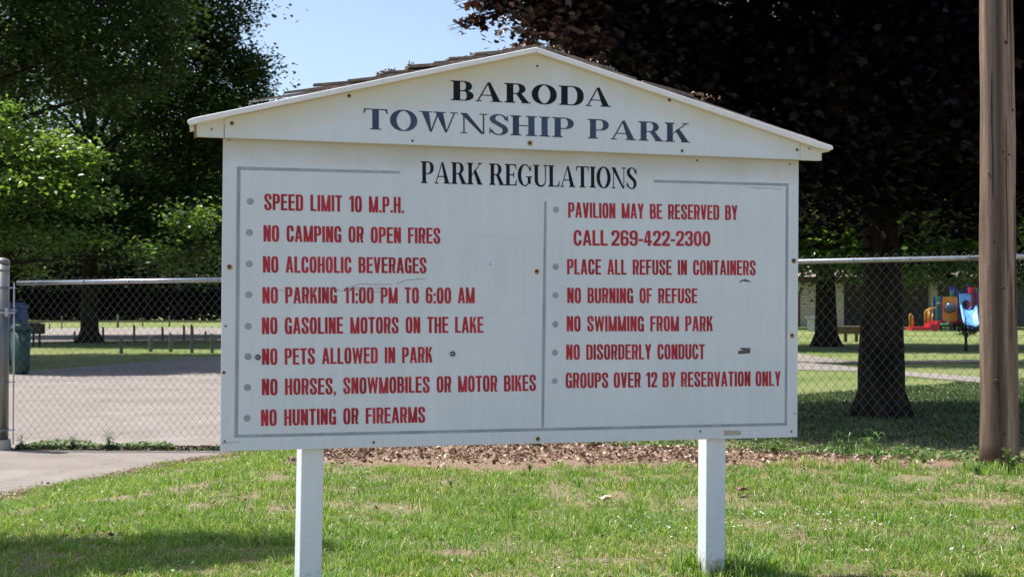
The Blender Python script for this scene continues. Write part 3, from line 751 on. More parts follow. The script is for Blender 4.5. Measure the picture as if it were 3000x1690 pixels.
def serif(ch, s=0.2, t=0.04):
    h = t
    def sf(x, y, l=.09, r=.09):   # bracketed slab serif on a stem foot x..x+s
        k = .035
        if y == 0: return rect(x - l, 0, x + s + r, h) + [[(x - l * .5, h), (x + s + r * .5, h), (x + s, h + k), (x, h + k)]]
        return rect(x - l, 1 - h, x + s + r, 1) + [[(x - l * .5, 1 - h), (x, 1 - h - k), (x + s, 1 - h - k), (x + s + r * .5, 1 - h)]]
    def stem(x, l=.09, r=.09, tp=True, bt=True, ss=None):
        q = rect(x, h if bt else 0, x + s, 1 - h if tp else 1)
        if tp: q += sf(x, 1, l, r)
        if bt: q += sf(x, 0, l, r)
        return q
    def thin(x, y0, y1, w=.05): return rect(x, y0, x + w, y1)
    def foot(x0, x1, y=0): return rect(x0, y, x1, y + h)
    o = .09
    if ch == 'I': return s + 2 * o, stem(o)
    if ch == 'H': return .95, stem(o) + stem(.95 - o - s) + rect(o + s, .5 - t / 2, .95 - o - s, .5 + t / 2)
    if ch == 'P': return .78, stem(o, r=.07) + bowl(o + s, .42, .78, 1, s * .95, t, 2.1)
    if ch == 'R': return .92, stem(o, r=.07) + bowl(o + s, .46, .77, 1, s * .95, t, 2.1) + [[(.42, .49), (.62, .49), (.88, h), (.64, h)]] + foot(.62, .95)
    if ch == 'B': return .8, stem(o, r=0) + bowl(o + s, .5 - t / 2, .75, 1, s * .9, t, 2.1) + bowl(o + s, 0, .8, .5 + t / 2, s, t, 2.1)
    if ch == 'D': return .92, stem(o, r=0) + bowl(o + s, 0, .92, 1, s, t, 2.0)
    if ch == 'O': return .92, ring(0, -.02, .92, 1.02, s, t, p=2.0, n=28)
    if ch == 'A': return .95, [[(.06, h), (.115, h), (.47, .94), (.44, 1)], [(.62, h), (.87, h), (.52, 1), (.42, .96)]] + rect(.2, .3, .68, .3 + t) + foot(0, .22) + foot(.54, .95)
    if ch == 'T': return .82, rect(.41 - s / 2, h, .41 + s / 2, 1 - h) + foot(.41 - s / 2 - o, .41 + s / 2 + o) + rect(.02, 1 - h, .80, 1) + [[(0, .76), (.03, .76), (.10, 1 - h), (.02, 1 - h)], [(.82, .76), (.79, .76), (.72, 1 - h), (.80, 1 - h)]]
    if ch == 'L': return .74, stem(o, r=.07) + rect(o + s, 0, .70, h) + [[(.74, .28), (.71, .28), (.6, h), (.70, h)]]
    if ch == 'E': return .76, stem(o, r=0) + rect(o + s, 0, .72, h) + rect(o + s, 1 - h, .70, 1) + rect(o + s, .5 - t / 2, .55, .5 + t / 2) + [[(.76, .28), (.73, .28), (.62, h), (.72, h)], [(.73, .76), (.70, .76), (.6, 1 - h), (.70, 1 - h)], [(.58, .36), (.55, .36), (.50, .5), (.55, .64), (.58, .64)]]
    if ch == 'U': w = .9; return w, stroke([(o + s / 2, 1 - h), (o + s / 2, .32)] + sup((o + s / 2 + w - o - .03) / 2, .30, (w - o - .03 - o - s / 2) / 2, .31 - t / 2, PI, 1.5 * PI, 8, 2.2), s, t * 1.6) + stroke(sup((o + s / 2 + w - o - .03) / 2, .30, (w - o - .03 - o - s / 2) / 2, .31 - t / 2, 1.5 * PI, 2 * PI, 8, 2.2) + [(w - o - .03, 1 - h)], .055, t * 1.6) + rect(0, 1 - h, 2 * o + s, 1) + rect(w - .22, 1 - h, w, 1)
    if ch == 'N': w = .95; return w, thin(.11, h, 1 - h) + thin(w - .16, .02, 1 - h) + [[(.0, 1), (.24, 1), (w - .11, 0), (w - .22, 0)]] + foot(.02, .25) + rect(w - .27, 1 - h, w, 1)
    if ch == 'W':
        w = 1.32
        return w, [[(.36, 0), (.42, 0), (.33, 1 - h), (.09, 1 - h)], [(.37, 0), (.43, .04), (.68, 1), (.62, 1)], [(.88, 0), (.94, 0), (.81, 1 - h), (.56, 1 - h)], [(.89, 0), (.95, .04), (1.22, 1 - h), (1.17, 1 - h)]] + rect(0, 1 - h, .42, 1) + rect(.48, 1 - h, .9, 1) + rect(1.06, 1 - h, 1.32, 1)
    if ch == 'K': return .95, stem(o, r=.07) + [[(o + s, .40), (o + s, .46), (.76, 1 - h), (.82, 1 - h)], [(.40, .60), (.54, .72), (.90, h), (.65, h)]] + rect(.66, 1 - h, .92, 1) + foot(.62, .96)
    if ch == 'S':
        w = .66; X0, X1 = .0, .66
        sp = s * .95
        pts = [(.58, .73)] + sup(w / 2, .76, w / 2 - .09, .26 - t / 2, 0, PI * .5, 7) + sup(w / 2, .76, w / 2 - sp / 2, .26 - t / 2, PI * .5, PI, 7)[1:] + [(.15, .66), (.33, .52), (.50, .39), (w - sp / 2, .27)] + sup(w / 2, .24, w / 2 - sp / 2, .26 - t / 2, 0, -PI * .5, 7)[1:] + sup(w / 2, .24, w / 2 - .08, .26 - t / 2, -PI * .5, -PI, 7)[1:]
        th = []
        q = []
        n = len(pts)
        for i in range(n - 1):
            f0 = i / (n - 1); k0 = .35 + .65 * math.exp(-((f0 - .5) / .28) ** 2)
            f1 = (i + 1) / (n - 1); k1 = .35 + .65 * math.exp(-((f1 - .5) / .28) ** 2)
            seg = []
            for j, kk in ((i, k0), (i + 1, k1)):
                a = pts[max(j - 1, 0)]; b = pts[min(j + 1, n - 1)]
                dx, dy = b[0] - a[0], b[1] - a[1]; l = math.hypot(dx, dy)
                nx_, ny_ = -dy / l, dx / l
                tv = t + (.12 * math.exp(-((j / (n - 1) - .5) / .14) ** 2))
                seg.append(((pts[j][0] + nx_ * sp * kk / 2, pts[j][1] + ny_ * tv / 2), (pts[j][0] - nx_ * sp * kk / 2, pts[j][1] - ny_ * tv / 2)))
            q.append([seg[0][0], seg[1][0], seg[1][1], seg[0][1]])
        return w, q + [[(.62, .66), (.65, .66), (.65, 1), (.60, .88)], [(.0, .0), (.05, .12), (.04, .34), (.0, .34)]]
    if ch == 'G': w = .92; return w, stroke(sup(w / 2, .5, (w - s) / 2, (1.04 - t) / 2, PI * .5, 1.5 * PI, 16), s, t) + stroke(sup(w / 2, .5, w / 2 - .1, (1.04 - t) / 2, PI * .5, PI * .14, 8), .07, t) + stroke(sup(w / 2, .5, w / 2 - .16, (1.04 - t) / 2, 1.5 * PI, 1.84 * PI, 8), .08, t) + rect(w - .1 - s * .85, .1, w - .1, .40) + rect(w - .18 - s, .40, w, .40 + h) + [[(.80, .70), (.84, .70), (.84, 1.0), (.79, .9)]]
    return .5, []

def lettering(txt, quad, font, mat, gap, space, label, d=0.0006, parent=None, rough=0.0, **kw):
    parent = parent or panel
    q = [pix(x, y, d) for x, y in quad]          # TL TR BR BL
    gl, xw = [], 0.0
    for ch in txt:
        if ch == ' ': xw += space - gap; continue
        w, polys = font(ch, **kw)
        gl.append((xw, polys)); xw += w + gap
    total = xw - gap
    m = SB(); k = 0
    for x0, polys in gl:
        jy = random.uniform(-rough, rough)
        for pi_, poly in enumerate(polys):
            pts = []
            # consistent winding (counter clockwise seen from the front)
            ar = sum(poly[i][0] * poly[(i + 1) % len(poly)][1] - poly[(i + 1) % len(poly)][0] * poly[i][1] for i in range(len(poly)))
            if ar < 0: poly = poly[::-1]
            for x_, y_ in poly:
                X = (x0 + x_) / total; Yv = y_ + jy
                top = (q[0][0] + (q[1][0] - q[0][0]) * X, q[0][1] + (q[1][1] - q[0][1]) * X)
                bot = (q[3][0] + (q[2][0] - q[3][0]) * X, q[3][1] + (q[2][1] - q[3][1]) * X)
                pts.append((bot[0] + (top[0] - bot[0]) * Yv, -(d + 0.00004 * (pi_ % 30)), bot[1] + (top[1] - bot[1]) * Yv))
            m.add(pts, [tuple(range(len(pts)))])
    o = m.build("lettering", mat, parent)
    o['label'] = label
    return o
def Q(x0, t0, b0, x1, t1, b1): return [(x0, t0), (x1, t1), (x1, b1), (x0, b0)]
gable = [c for c in sign.children if c.name.startswith("gable_board")][0]
lettering("BARODA", Q(1326, 233, 291, 1795, 253, 309), serif, M['navy_black'], .07, .5, "black serif word BARODA", d=D2 + 0.0006, parent=gable, s=.24, t=.05)
lettering("TOWNSHIP PARK", Q(1069, 316, 377, 2025, 356, 412), serif, M['navy'], .07, .50, "faded navy serif words TOWNSHIP PARK", d=D2 + 0.0006, parent=gable, s=.22, t=.05)
lettering("PARK REGULATIONS", Q(1237, 470, 534, 1869, 487, 548), serif, M['navy_black'], .05, .42, "black serif words PARK REGULATIONS", s=.22, t=.05)
for txt, qd in [("SPEED LIMIT 10 M.P.H.", Q(778, 567, 615, 1187, 575, 622)), ("NO CAMPING OR OPEN FIRES", Q(775, 659, 707, 1293, 665, 711)),
                ("NO ALCOHOLIC BEVERAGES", Q(773, 750, 798, 1252, 752, 798)), ("NO PARKING 11:00 PM TO 6:00 AM", Q(771, 840, 888, 1393, 839, 885)),
                ("NO GASOLINE MOTORS ON THE LAKE", Q(769, 929, 978, 1418, 924, 971)), ("NO PETS ALLOWED IN PARK", Q(769, 1020, 1068, 1268, 1013, 1059)),
                ("NO HORSES, SNOWMOBILES OR MOTOR BIKES", Q(768, 1109, 1157, 1571, 1093, 1140)), ("NO HUNTING OR FIREARMS", Q(765, 1199, 1247, 1246, 1188, 1234)),
                ("PAVILION MAY BE RESERVED BY", Q(1668, 588, 633, 2164, 595, 638)), ("PLACE ALL REFUSE IN CONTAINERS", Q(1664, 754, 799, 2216, 756, 799)),
                ("NO BURNING OF REFUSE", Q(1664, 838, 883, 2045, 838, 881)), ("NO SWIMMING FROM PARK", Q(1662, 921, 966, 2090, 919, 963)),
                ("NO DISORDERLY CONDUCT", Q(1660, 1004, 1049, 2066, 1001, 1045)), ("GROUPS OVER 12 BY RESERVATION ONLY", Q(1658, 1087, 1132, 2288, 1079, 1122))]:
    lettering(txt, qd, sans, M['red'], .055, .42 if "GROUPS" not in txt else .36, "red condensed line reading " + txt, rough=0.008, W=.42, s=.162, t=.125)
lettering("CALL 269-422-2300", Q(1683, 669, 715, 2084, 671, 714), sans, M['red'], .06, .26, "wider red line reading CALL 269-422-2300", W=.56, s=.19, t=.15, p=2.6)

# grey painted border lines, as in the photo with gaps at the heading and a slightly crooked divider
def strip(a0, a1, b1, b0, d=0.0004):
    o = SB().slab(px_quad([a0, a1, b1, b0], d), 0.0, d).build("border_line", M['grey_line'], panel); return o
strip((698, 488), (1177, 499), (1177, 507), (698, 498))
strip((1919, 521), (2314, 530), (2314, 538), (1919, 529))
strip((698, 498.5), (709, 498.5), (698, 1272), (687, 1272))
strip((2305.5, 538.5), (2314, 538.5), (2306, 1229), (2299, 1229))
strip((687, 1272.5), (2306, 1229.5), (2306, 1238), (687, 1282))
strip((1598, 586), (1605, 586), (1601, 900), (1591.5, 900))
strip((1591.5, 900.5), (1601, 900.5), (1594, 1247), (1586, 1247))
def disc(px, py, r, d0, d1, name, mat, parent=None, n=14, hexa=False):
    u, v = pix(px, py, d1)
    return SB().slab([(u + r * math.cos(2 * PI * i / n), v + r * math.sin(2 * PI * i / n)) for i in range(n)], d0, d1).build(name, mat, parent or panel)
for px, py in [(736.6, 590), (734, 681.5), (732.6, 772.6), (730.7, 863), (729, 955), (728, 1044), (726, 1134), (725, 1224)]:
    disc(px, py, 0.0138, 0, 0.0004, "bullet_mark", M['grey_line'], n=20)
for px, py in [(1632, 610), (1630, 777), (1629.6, 860), (1628.6, 945), (1627, 1028), (1626, 1111)]:
    disc(px, py, 0.0132, 0, 0.0004, "bullet_mark", M['grey_line'], n=20)
# screws: rusty ones keep a stain round them
for px, py, r, hal in [(675, 781, .0065, .0115), (1575, 790, .006, .011), (2328, 755, .0075, .012), (2322, 974, .006, .011), (1576, 1280, .006, .0105), (1095, 1293, .0055, 0), (2319, 1256, .0045, 0), (2052, 1256, .0045, 0),
                       (2046, 464, .0045, 0), (2318, 474, .004, 0), (663, 955, .0045, 0), (657, 1090, .0045, .007), (658, 1292, .0045, 0), (676, 411, .003, 0), (2330, 1203, .0025, 0), (1440, 770, .0025, 0)]:
    if hal: disc(px + 0.4, py + 1.5, hal, 0, 0.0003, "rust_stain", M['rust_halo'])
    disc(px, py, r, 0, 0.0022, "screw", M['rust'] if hal else M['dark_screw'], n=8)
for px, py, r, hal in [(684, 361, .006, .009), (1028, 279, .006, .008), (1580, 190, .0045, 0), (1557, 415, .006, .012), (1966, 287, .006, .008), (2003, 436, .006, 0), (1213, 410, .0045, 0)]:
    if hal: disc(px + 0.4, py + 1, hal, D2, D2 + 0.0003, "rust_stain", M['rust_halo'], gable)
    disc(px, py, r, D2, D2 + 0.0022, "screw", M['rust'], gable, n=8)
eb = [c for c in sign.children if c.name.startswith("end_block")]
disc(625, 379, .004, D2 - .002, D2, "screw", M['dark_screw'], eb[0], n=8)
disc(2375, 428, .004, D2 - .002, D2, "screw", M['dark_screw'], eb[1], n=8)
disc(2340, 431, .006, D2, D2 + 0.002, "screw", M['rust'], gable, n=8)
for px, py in [(757, 1046), (1328, 1033)]:
    b_ = disc(px, py, 0.0105, 0, 0.006, "bolt", M['bolt'], n=12)
    disc(px - 1, py, 0.004, 0.006, 0.0075, "bolt_tip", M['bolt_c'], b_, n=6)
SB().slab(px_quad([(2120, 1252.5), (2170.5, 1253.5), (2171, 1266), (2120.5, 1268)], 0), 0, 0.0005).build("sticker", M['tan_sticker'], panel)
SB().slab(px_quad([(2163, 1021), (2174, 1018), (2182, 1021), (2166, 1012), (2178, 1011), (2200, 1012), (2199, 1027), (2164, 1030)], 0), 0, 0.0005).build("sticker", M['dark_sticker'], panel)
SB().slab(px_quad([(2168, 822), (2170, 815), (2186, 810), (2197, 815), (2205, 819), (2190, 818), (2177, 816)], 0), 0, 0.0005).build("sticker", M['dark_sticker'], panel)
M['ghost'] = plain("faded_tape_mark", (0.62, 0.665, 0.70), .6, .06, 60)
M['smear'] = plain("grey_smear", (0.50, 0.49, 0.50), .6, .15, 90)
for pl in ([(1384, 684), (1450, 685), (1548, 687), (1549, 716), (1543, 716), (1541, 699), (1500, 700), (1420, 695)], [(1385, 911), (1450, 910), (1531, 911), (1533, 886), (1541, 886), (1540, 916), (1450, 914)]):
    SB().slab(px_quad(pl, 0), 0, 0.0002).build("tape_mark", M['ghost'], panel)
for pl in ([(2180, 539), (2230, 541), (2300, 545), (2285, 549), (2262, 545), (2230, 547), (2200, 543)], [(2150, 537), (2166, 538), (2164, 540)]):
    SB().slab(px_quad(pl, 0), 0, 0.0002).build("smear_mark", M['smear'], panel)
for pl in [[(646, 1299), (662, 1296), (690, 1294), (704, 1292)], [(815, 849), (842, 850), (880, 853), (905, 850), (960, 852)], [(960, 839), (1005, 850), (1040, 846), (1085, 853), (1140, 850)], [(1030, 838), (1060, 828), (1090, 831), (1150, 830)], [(1165, 828), (1190, 818), (1252, 812)], [(1010, 843), (1050, 840), (1120, 842)]]:
    m = SB()
    for a, b in zip(pl, pl[1:]):
        m.slab(px_quad([a, b, (b[0], b[1] + 1.1), (a[0], a[1] + 1.4)], 0), 0, 0.0009)
    m.build("paint_crack", M['crack'], panel)

# ------------------------------------------------------------------ chain link fence
def fence(xa, xb, za, zb, label, posts, sl=-0.357):
    ya = float(fence_y(xa + 1e-4)); base = Vector((xa, ya, gz(xa, ya)))
    f = empty("chain_link_fence", base, label, "fence", "chain link fence panels across the park entrance")
    ux = Vector((1, sl, 0)).normalized(); L = (xb - xa) / ux.x
    def P(s, z): return Vector((xa, ya, 0)) + ux * s + Vector((0, 0, z))
    rail_z = lambda s: za + (zb - za) * s / L
    MB().tube([P(0, rail_z(0)), P(L / 2, rail_z(L / 2)), P(L, rail_z(L))], 0.021, 14).build("top_rail", M['galv'], f, shade=True)
    pitch = 0.035; n = int(L / pitch)
    # one shared zigzag wire, copied along the fence: three sided round wire
    ncell = 17; hgt = 1.50; cell = hgt / ncell; nrm = Vector((-ux.y, ux.x, 0))
    m = MB(); pts = []
    for i in range(2 * ncell + 1):
        z = i * cell / 2
        side = 1 if i % 2 else -1
        pts.append(ux * (side * pitch / 2 * 1.02) + Vector((0, 0, z)) + nrm * (0.003 * (-1 if i % 4 < 2 else 1)))
    # vertices that lie on the same side share x, neighbours interlock there
    m.tube(pts, 0.0014, 4, cap=False)
    me = bpy.data.meshes.new("wire"); me.from_pydata(m.v, [], m.f); me.update(); me.materials.append(M['wire'])
    allv = np.array(m.v); fl = np.array(m.f); un = np.array(tuple(ux)); allm = allv - 2 * (allv @ un)[:, None] * un[None, :]
    V, T = [], []
    for i in range(n):
        s = (i + 0.5) * pitch
        o = P(s, rail_z(s) - hgt + 0.050)
        V.append((allv if i % 2 else allm) + np.array([o.x, o.y, o.z])); T.append(fl + i * len(allv))
    bpy.data.meshes.remove(me)
    ml = np_mesh("wire_mesh", np.concatenate(V), np.concatenate(T), 4, M['wire'], f, True)
    ml['kind'] = 'stuff'
    # ties
    for i in range(6, n, 12):
        s = i * pitch
        c = P(s, rail_z(s))
        MB().tube([c + nrm * -0.026 + Vector((0, 0, -.03)), c + nrm * -0.024 + Vector((0, 0, 0.01)), c + Vector((0, 0, .025)), c + nrm * .024], 0.003, 4).build("tie", M['wire'], f)
    for s, r, h, cap in posts:
        b = P(s, 0); g0 = gz(b.x, b.y)
        p_ = MB().tube([b + Vector((0, 0, g0 - .02)) + nrm * (r + .024), b + Vector((0, 0, h)) + nrm * (r + .024)], r, 20).build("fence_post", M['post_galv'], f, shade=False)
        for pg in p_.data.polygons: pg.use_smooth = len(pg.vertices) == 4
    return f, P, nrm
FEN, FP, FN = fence(-4.60, -2.3, 1.546, 1.580, "chain link fence across the driveway with bright top rail, left of the sign", [], sl=-0.02)
fence(-2.29, 8.0, 1.632, 1.745, "chain link fence running behind the sign to the wooden pole and past it", [(0.05, 0.03, 1.64, 0), (2.9, 0.03, 1.68, 0), (9.6, 0.03, 1.80, 0)])
# big round gate post at the left edge of the picture
gp = Vector((-4.74, 11.08, 0))
gpost = empty("gate_post", gp, "thick galvanized gate post with domed cap at the end of the fence", "post")
o = MB().tube([gp + Vector((0, 0, -.02)), gp + Vector((0, 0, 1.735))], 0.073, 28).build("post_tube", M['post_galv'], gpost)
for pg in o.data.polygons: pg.use_smooth = len(pg.vertices) == 4
MB().tube([gp + Vector((0, 0, z)) for z in (1.725, 1.745, 1.765, 1.778, 1.782)], [0.077, 0.077, 0.066, 0.036, 0.01], 28).build("post_cap", M['post_galv'], gpost, shade=True)
for z in (1.66, 1.50, 1.015, 0.63, 0.19):
    MB().tube([gp + Vector((0, 0, z - .011)), gp + Vector((0, 0, z + .011))], 0.077, 24).build("clamp_band", M['post_galv'], gpost)
MB().tube([gp + Vector((0, 0, -.01)), gp + Vector((0, 0, .10))], [0.105, 0.09], 20).build("concrete_footing", plain("footing_concrete", (0.4, 0.38, 0.34), 0.9, 0.2, 30), gpost)
for z in (1.275,):
    hg = MB().tube([gp + Vector((0, 0, z - .03)), gp + Vector((0, 0, z + .03))], 0.080, 24).build("hinge", M['post_galv'], gpost)
    MB().tube([gp + Vector((-.2, -.09, z)), gp + Vector((.17, -.09, z - .005))], 0.0085, 8).build("hinge_bolt", M['galv'], hg)
    MB().tube([gp + Vector((-.2, -.03, z + .03)), gp + Vector((.16, -.03, z + .02))], 0.006, 8).build("hinge_bolt", M['galv'], hg)
    MB().box(gp + Vector((.082, -.05, z)), (.03, .05, .08)).build("hinge_lug", M['galv'], hg)
for z in (0.63, 0.19, 1.50):
    MB().tube([gp + Vector((.05, -.02, z)), gp + Vector((.15, -.03, z))], 0.006, 6).build("band_bolt", M['galv'], gpost)
MB().box(gp + Vector((0.122, 0.0, 0.8)), (.014, .006, 1.5)).build("tension_bar", M['galv'], gpost)

# ------------------------------------------------------------------ utility pole
def pole_mat():
    m, t, p = mat_new("pole_wood")
    tc = t.nodes.new("ShaderNodeTexCoord").outputs["Object"]
    a = noise(t, 26, 6, 0.7, tc, (1, 1, 0.035)); b = noise(t, 5.5, 4, 0.6, tc, (1, 1, 0.10)); f = noise(t, 120, 4, 0.7, tc, (1, 1, 0.12))
    c = ramp(t, a, [(0.3, (0.12, 0.077, 0.05)), (0.5, (0.29, 0.205, 0.145)), (0.72, (0.46, 0.355, 0.27))])
    c = mix(t, ramp(t, b, [(0.42, (0,) * 3), (0.60, (0.8,) * 3)]), c, (0.085, 0.05, 0.036))
    sx = t.nodes.new('ShaderNodeSeparateXYZ'); t.links.new(tc, sx.inputs[0])
    dd = mth(t, 'ABSOLUTE', mth(t, 'SUBTRACT', sx.outputs[0], 3.447)); dd = mth(t, 'ADD', dd, mth(t, 'MULTIPLY', mth(t, 'SUBTRACT', b, .5), .09))
    c = mix(t, ramp(t, dd, [(0.025, (.8,) * 3), (0.06, (0,) * 3)]), c, (0.035, 0.022, 0.016))
    c = mix(t, 1.0, c, ramp(t, f, [(0.3, (0.72, 0.7, 0.68)), (0.6, (1.05, 1.05, 1.05))]), 'MULTIPLY')
    t.links.new(c, p.inputs["Base Color"]); p.inputs["Roughness"].default_value = 0.85
    bump(t, p, a, 1.0, 0.012)
    return m
M['pole'] = pole_mat()
pb = Vector((3.50, 8.6, gz(3.5, 8.6)))
pole = empty("utility_pole", pb, "tall weathered round wooden pole standing in front of the fence", "pole")
m = MB(); pts = []; rad = []
for i in range(40):
    z = -0.05 + i * 0.22; pts.append(pb + Vector((0.004 * math.sin(i * 0.7), 0, z))); rad.append(0.132 - 0.0055 * z + 0.0015 * math.sin(i * 1.9) + 0.003 * math.exp(-z * 2))
sh = MB().tube(pts, rad, 40).build("pole_shaft", M['pole'], pole, shade=True)
# long drying cracks and knots standing proud or recessed on the shaft
mk = plain("knot_wood", (0.055, 0.03, 0.022), 0.9, 0.4, 60)
mcr = plain("drying_crack", (0.02, 0.013, 0.01), 0.95, 0.3, 60)
def pole_pt(a, z, e=0.0):
    r = 0.132 - 0.0055 * z + e
    return pb + Vector((r * math.sin(a), -r * math.cos(a), z))
for a, z, r in [(R(10), 3.03, .018), (R(38), 2.55, .016), (R(-5), 2.25, .012), (R(18), 2.23, .012), (R(-35), 1.62, .014), (R(-8), 1.28, .016), (R(-30), 0.62, .02), (R(-10), 0.25, .018), (R(-50), 2.1, .01)]:
    c = pole_pt(a, z, -.006); n_ = Vector((math.sin(a), -math.cos(a), 0))
    MB().tube([c, c + n_ * 0.011], [r, r * .7], 9).build("knot", mk, pole)
for a, z0, z1 in [(R(22), 0.0, 1.5), (R(8), 1.3, 2.6), (R(30), 2.2, 3.9), (R(45), 0.6, 2.0), (R(-22), 0.2, 0.9), (R(15), 2.9, 4.2), (R(-40), 1.9, 2.9)]:
    MB().tube([pole_pt(a + .03 * math.sin(k), z0 + (z1 - z0) * k / 7, -.0022) for k in range(8)], [.001] + [.0042] * 6 + [.001], 6).build("drying_crack", mcr, pole)

# ------------------------------------------------------------------ weeds
def weed_mesh(kind, h, seed):
    rs = random.Random(seed); m = MB()
    if kind == 'grassy':         # arching long blades from several stalks
        for s in range(7):
            bx, by = rs.gauss(0, .05 * h / .35), rs.gauss(0, .03)
            hh = h * rs.uniform(.55, 1.05); an = rs.uniform(0, 6.28)
            top = Vector((bx + .08 * hh * math.cos(an), by + .08 * hh * math.sin(an), hh))
            m.tube([(bx, by, 0), (bx * .9 + top.x * .1, by, hh * .5), tuple(top)], [.003, .0025, .001], 4)
            for l in range(7):
                f = rs.uniform(.25, 1); z = hh * f; la = rs.uniform(0, 6.28); ln = h * rs.uniform(.25, .5)
                c = Vector((bx + (top.x - bx) * f, by + (top.y - by) * f, z)); d = Vector((math.cos(la), math.sin(la), 0)); sd = Vector((-d.y, d.x, 0)) * .007 * h / .35
                p1 = c + d * ln * .4 + Vector((0, 0, ln * .35)); p2 = c + d * ln * .8 + Vector((0, 0, ln * .25)); p3 = c + d * ln + Vector((0, 0, -ln * .1))
                m.add([c - sd * .5, c + sd * .5, p1 + sd, p1 - sd, p2 + sd * .7, p2 - sd * .7, p3], [(0, 1, 2, 3), (3, 2, 4, 5), (5, 4, 6)])
    else:                        # broad leaved weed
        for s in range(9):
            an = rs.uniform(0, 6.28); rr = rs.uniform(.02, .5) * h; hh = h * rs.uniform(.35, 1)
            top = Vector((rr * math.cos(an), rr * math.sin(an), hh))
            m.tube([(0, 0, 0), (top.x * .3, top.y * .3, hh * .6), tuple(top)], [.003, .002, .001], 4)
            for l in range(8):
                f = rs.uniform(.3, 1); c = Vector((top.x * f * f, top.y * f * f, hh * (f ** .8)))
                la = rs.uniform(0, 6.28); ln = h * rs.uniform(.12, .28); d = Vector((math.cos(la), math.sin(la), rs.uniform(-.2, .6))).normalized(); sd = Vector((-d.y, d.x, 0)).normalized() * ln * .28
                m.add([c, c + d * ln * .5 + sd, c + d * ln - Vector((0, 0, ln * .15)), c + d * ln * .5 - sd], [(0, 1, 2), (0, 2, 3)])
    return m
def weed(kind, px, py, Y, h, label, seed):
    if Y is None: Y = 11.06
    p = at(px, py, Y); z = gz(p.x, p.y)
    o = weed_mesh(kind, h, seed).build("weed", M['weed'])
    o.location = (p.x, p.y, z)
    return tag(o, label, "weed", "weeds growing along the fence")
weed('grassy', 2550, 1350, 9.0, .23, "tallest pale grassy weed growing through leaf litter left of the wooden pole", 1)
weed('grassy', 2475, 1345, 9.1, .20, "slim grassy weed with upright stalks between the sign and the clump of tall weed", 2)
weed('grassy', 2640, 1350, 9.0, .14, "low spreading grassy weed between the tall weed and the wooden pole", 3)
weed('broad', 2265, 1340, 9.2, .16, "leafy weed at the foot of the fence under the lower right corner of the sign", 4)
weed('grassy', 2215, 1330, 9.3, .14, "small drooping weed just right of the right sign post at the fence", 5)
weed('broad', 2955, 1385, 8.2, .2, "broad leaved weed growing at the foot of the wooden pole", 6)
weed('broad', 1552, 1392, 8.3, .09, "small dark green rosette weed alone between mulch bed and lawn", 7)
weed('broad', 2700, 1375, 8.7, .13, "low weed at the edge of the mulch left of the wooden pole", 8)
weed('broad', 320, 1312, None, .22, "leafy weed rising through the fence over the driveway, tallest there", 9)
weed('broad', 215, 1312, None, .16, "broad spreading weed on the driveway at the fence foot, right of the gate post", 10)
weed('broad', 60, 1312, None, .14, "low yellowish weed at the foot of the gate post", 11)
weed('broad', 470, 1316, None, .09, "low trailing weed at the fence foot near the left edge of the sign", 12)
weed('broad', 1320, 1425, 7.6, .06, "tiny round weed in the lawn below the mulch bed", 13)
weed('grassy', 2180, 1650, 5.35, .12, "tuft of long pale grass at the foot of the right sign post", 14)
weed('grassy', 1560, 1318, 9.7, .16, "grassy weed showing just under the middle of the sign board", 15)
weed('broad', 2860, 1395, 8.2, .10, "small weed in front of the wooden pole base", 16)
# dirt and small plants along the fence bottom over the driveway
n = 4200
s_ = rng.uniform(0, 2.9, n); x = -4.6 + s_ ; y = fence_y(x) + rng.normal(0, .035, n)
hmod = vnoise(x, y * 0, .25, 71)
P = np.stack([x, y, 0.01 + rng.uniform(0, 1, n) ** 2 * .16 * hmod], 1)
tag(scatter_leaves("fence_foot_weeds", P, 0.03, M['weed'], 0.2, .3, .6), "strip of small green weeds under the fence over the driveway", "weeds", kind='stuff')
n = 1600
x = rng.uniform(-4.6, -1.6, n); y = fence_y(x) + rng.normal(0, .045, n)
tag(scatter_leaves("fence_foot_litter", np.stack([x, y, 0.012 + rng.uniform(0, .025, n)], 1), 0.035, leaf_mat("damp_leaf", [(0, (.03, .02, .014)), (1, (.14, .09, .055))], .05, tcol=(.1, .05, .02)), 0.3, .5, .7), "dark damp leaf debris under the fence over the driveway", "leaf litter", kind='stuff')
n = 5000
x = rng.uniform(-1.5, 4.5, n); y = fence_y(x) + rng.normal(-0.02, .13, n)
P = np.stack([x, y, ground_z(x, y) + .01 + rng.uniform(0, 1, n) ** 2 * .13 * vnoise(x, y, .3, 72)], 1)
tag(scatter_leaves("fence_foot_weeds", P, 0.032, M['weed'], 0.2, .3, .6), "band of low green weeds at the fence foot behind the mulch bed", "weeds", kind='stuff')
def dry_leaf(px, py, h, size, label, mat):
    gx_, gy_ = G(px, py, h); m = MB(); rs = random.Random(px)
    k = 10; ring_ = []
    for i in range(k):
        a = 2 * PI * i / k; r_ = size * (.5 + .28 * (i % 2) + rs.uniform(-.08, .08))
        ring_.append((r_ * math.cos(a), r_ * .75 * math.sin(a), .012 + .02 * abs(math.sin(a * 1.5)) + rs.uniform(0, .008)))
    m.add([(0, 0, .012)] + ring_, [(0, i + 1, (i + 1) % k + 1) for i in range(k)])
    m.tube([(0, 0, .012), (size * .6, .01, .03), (size * 1.0, .02, .03)], .0015, 4)
    o = m.build("dry_leaf", mat); o.location = (gx_, gy_, gz(gx_, gy_) + .02)
    return tag(o, label, "leaf")
dry_leaf(1770, 1480, CAMZ - .18, .065, "pale curled dry leaf lying alone in the lawn between the posts", plain("pale_dry_leaf", (.55, .42, .33), .8, .2, 60))
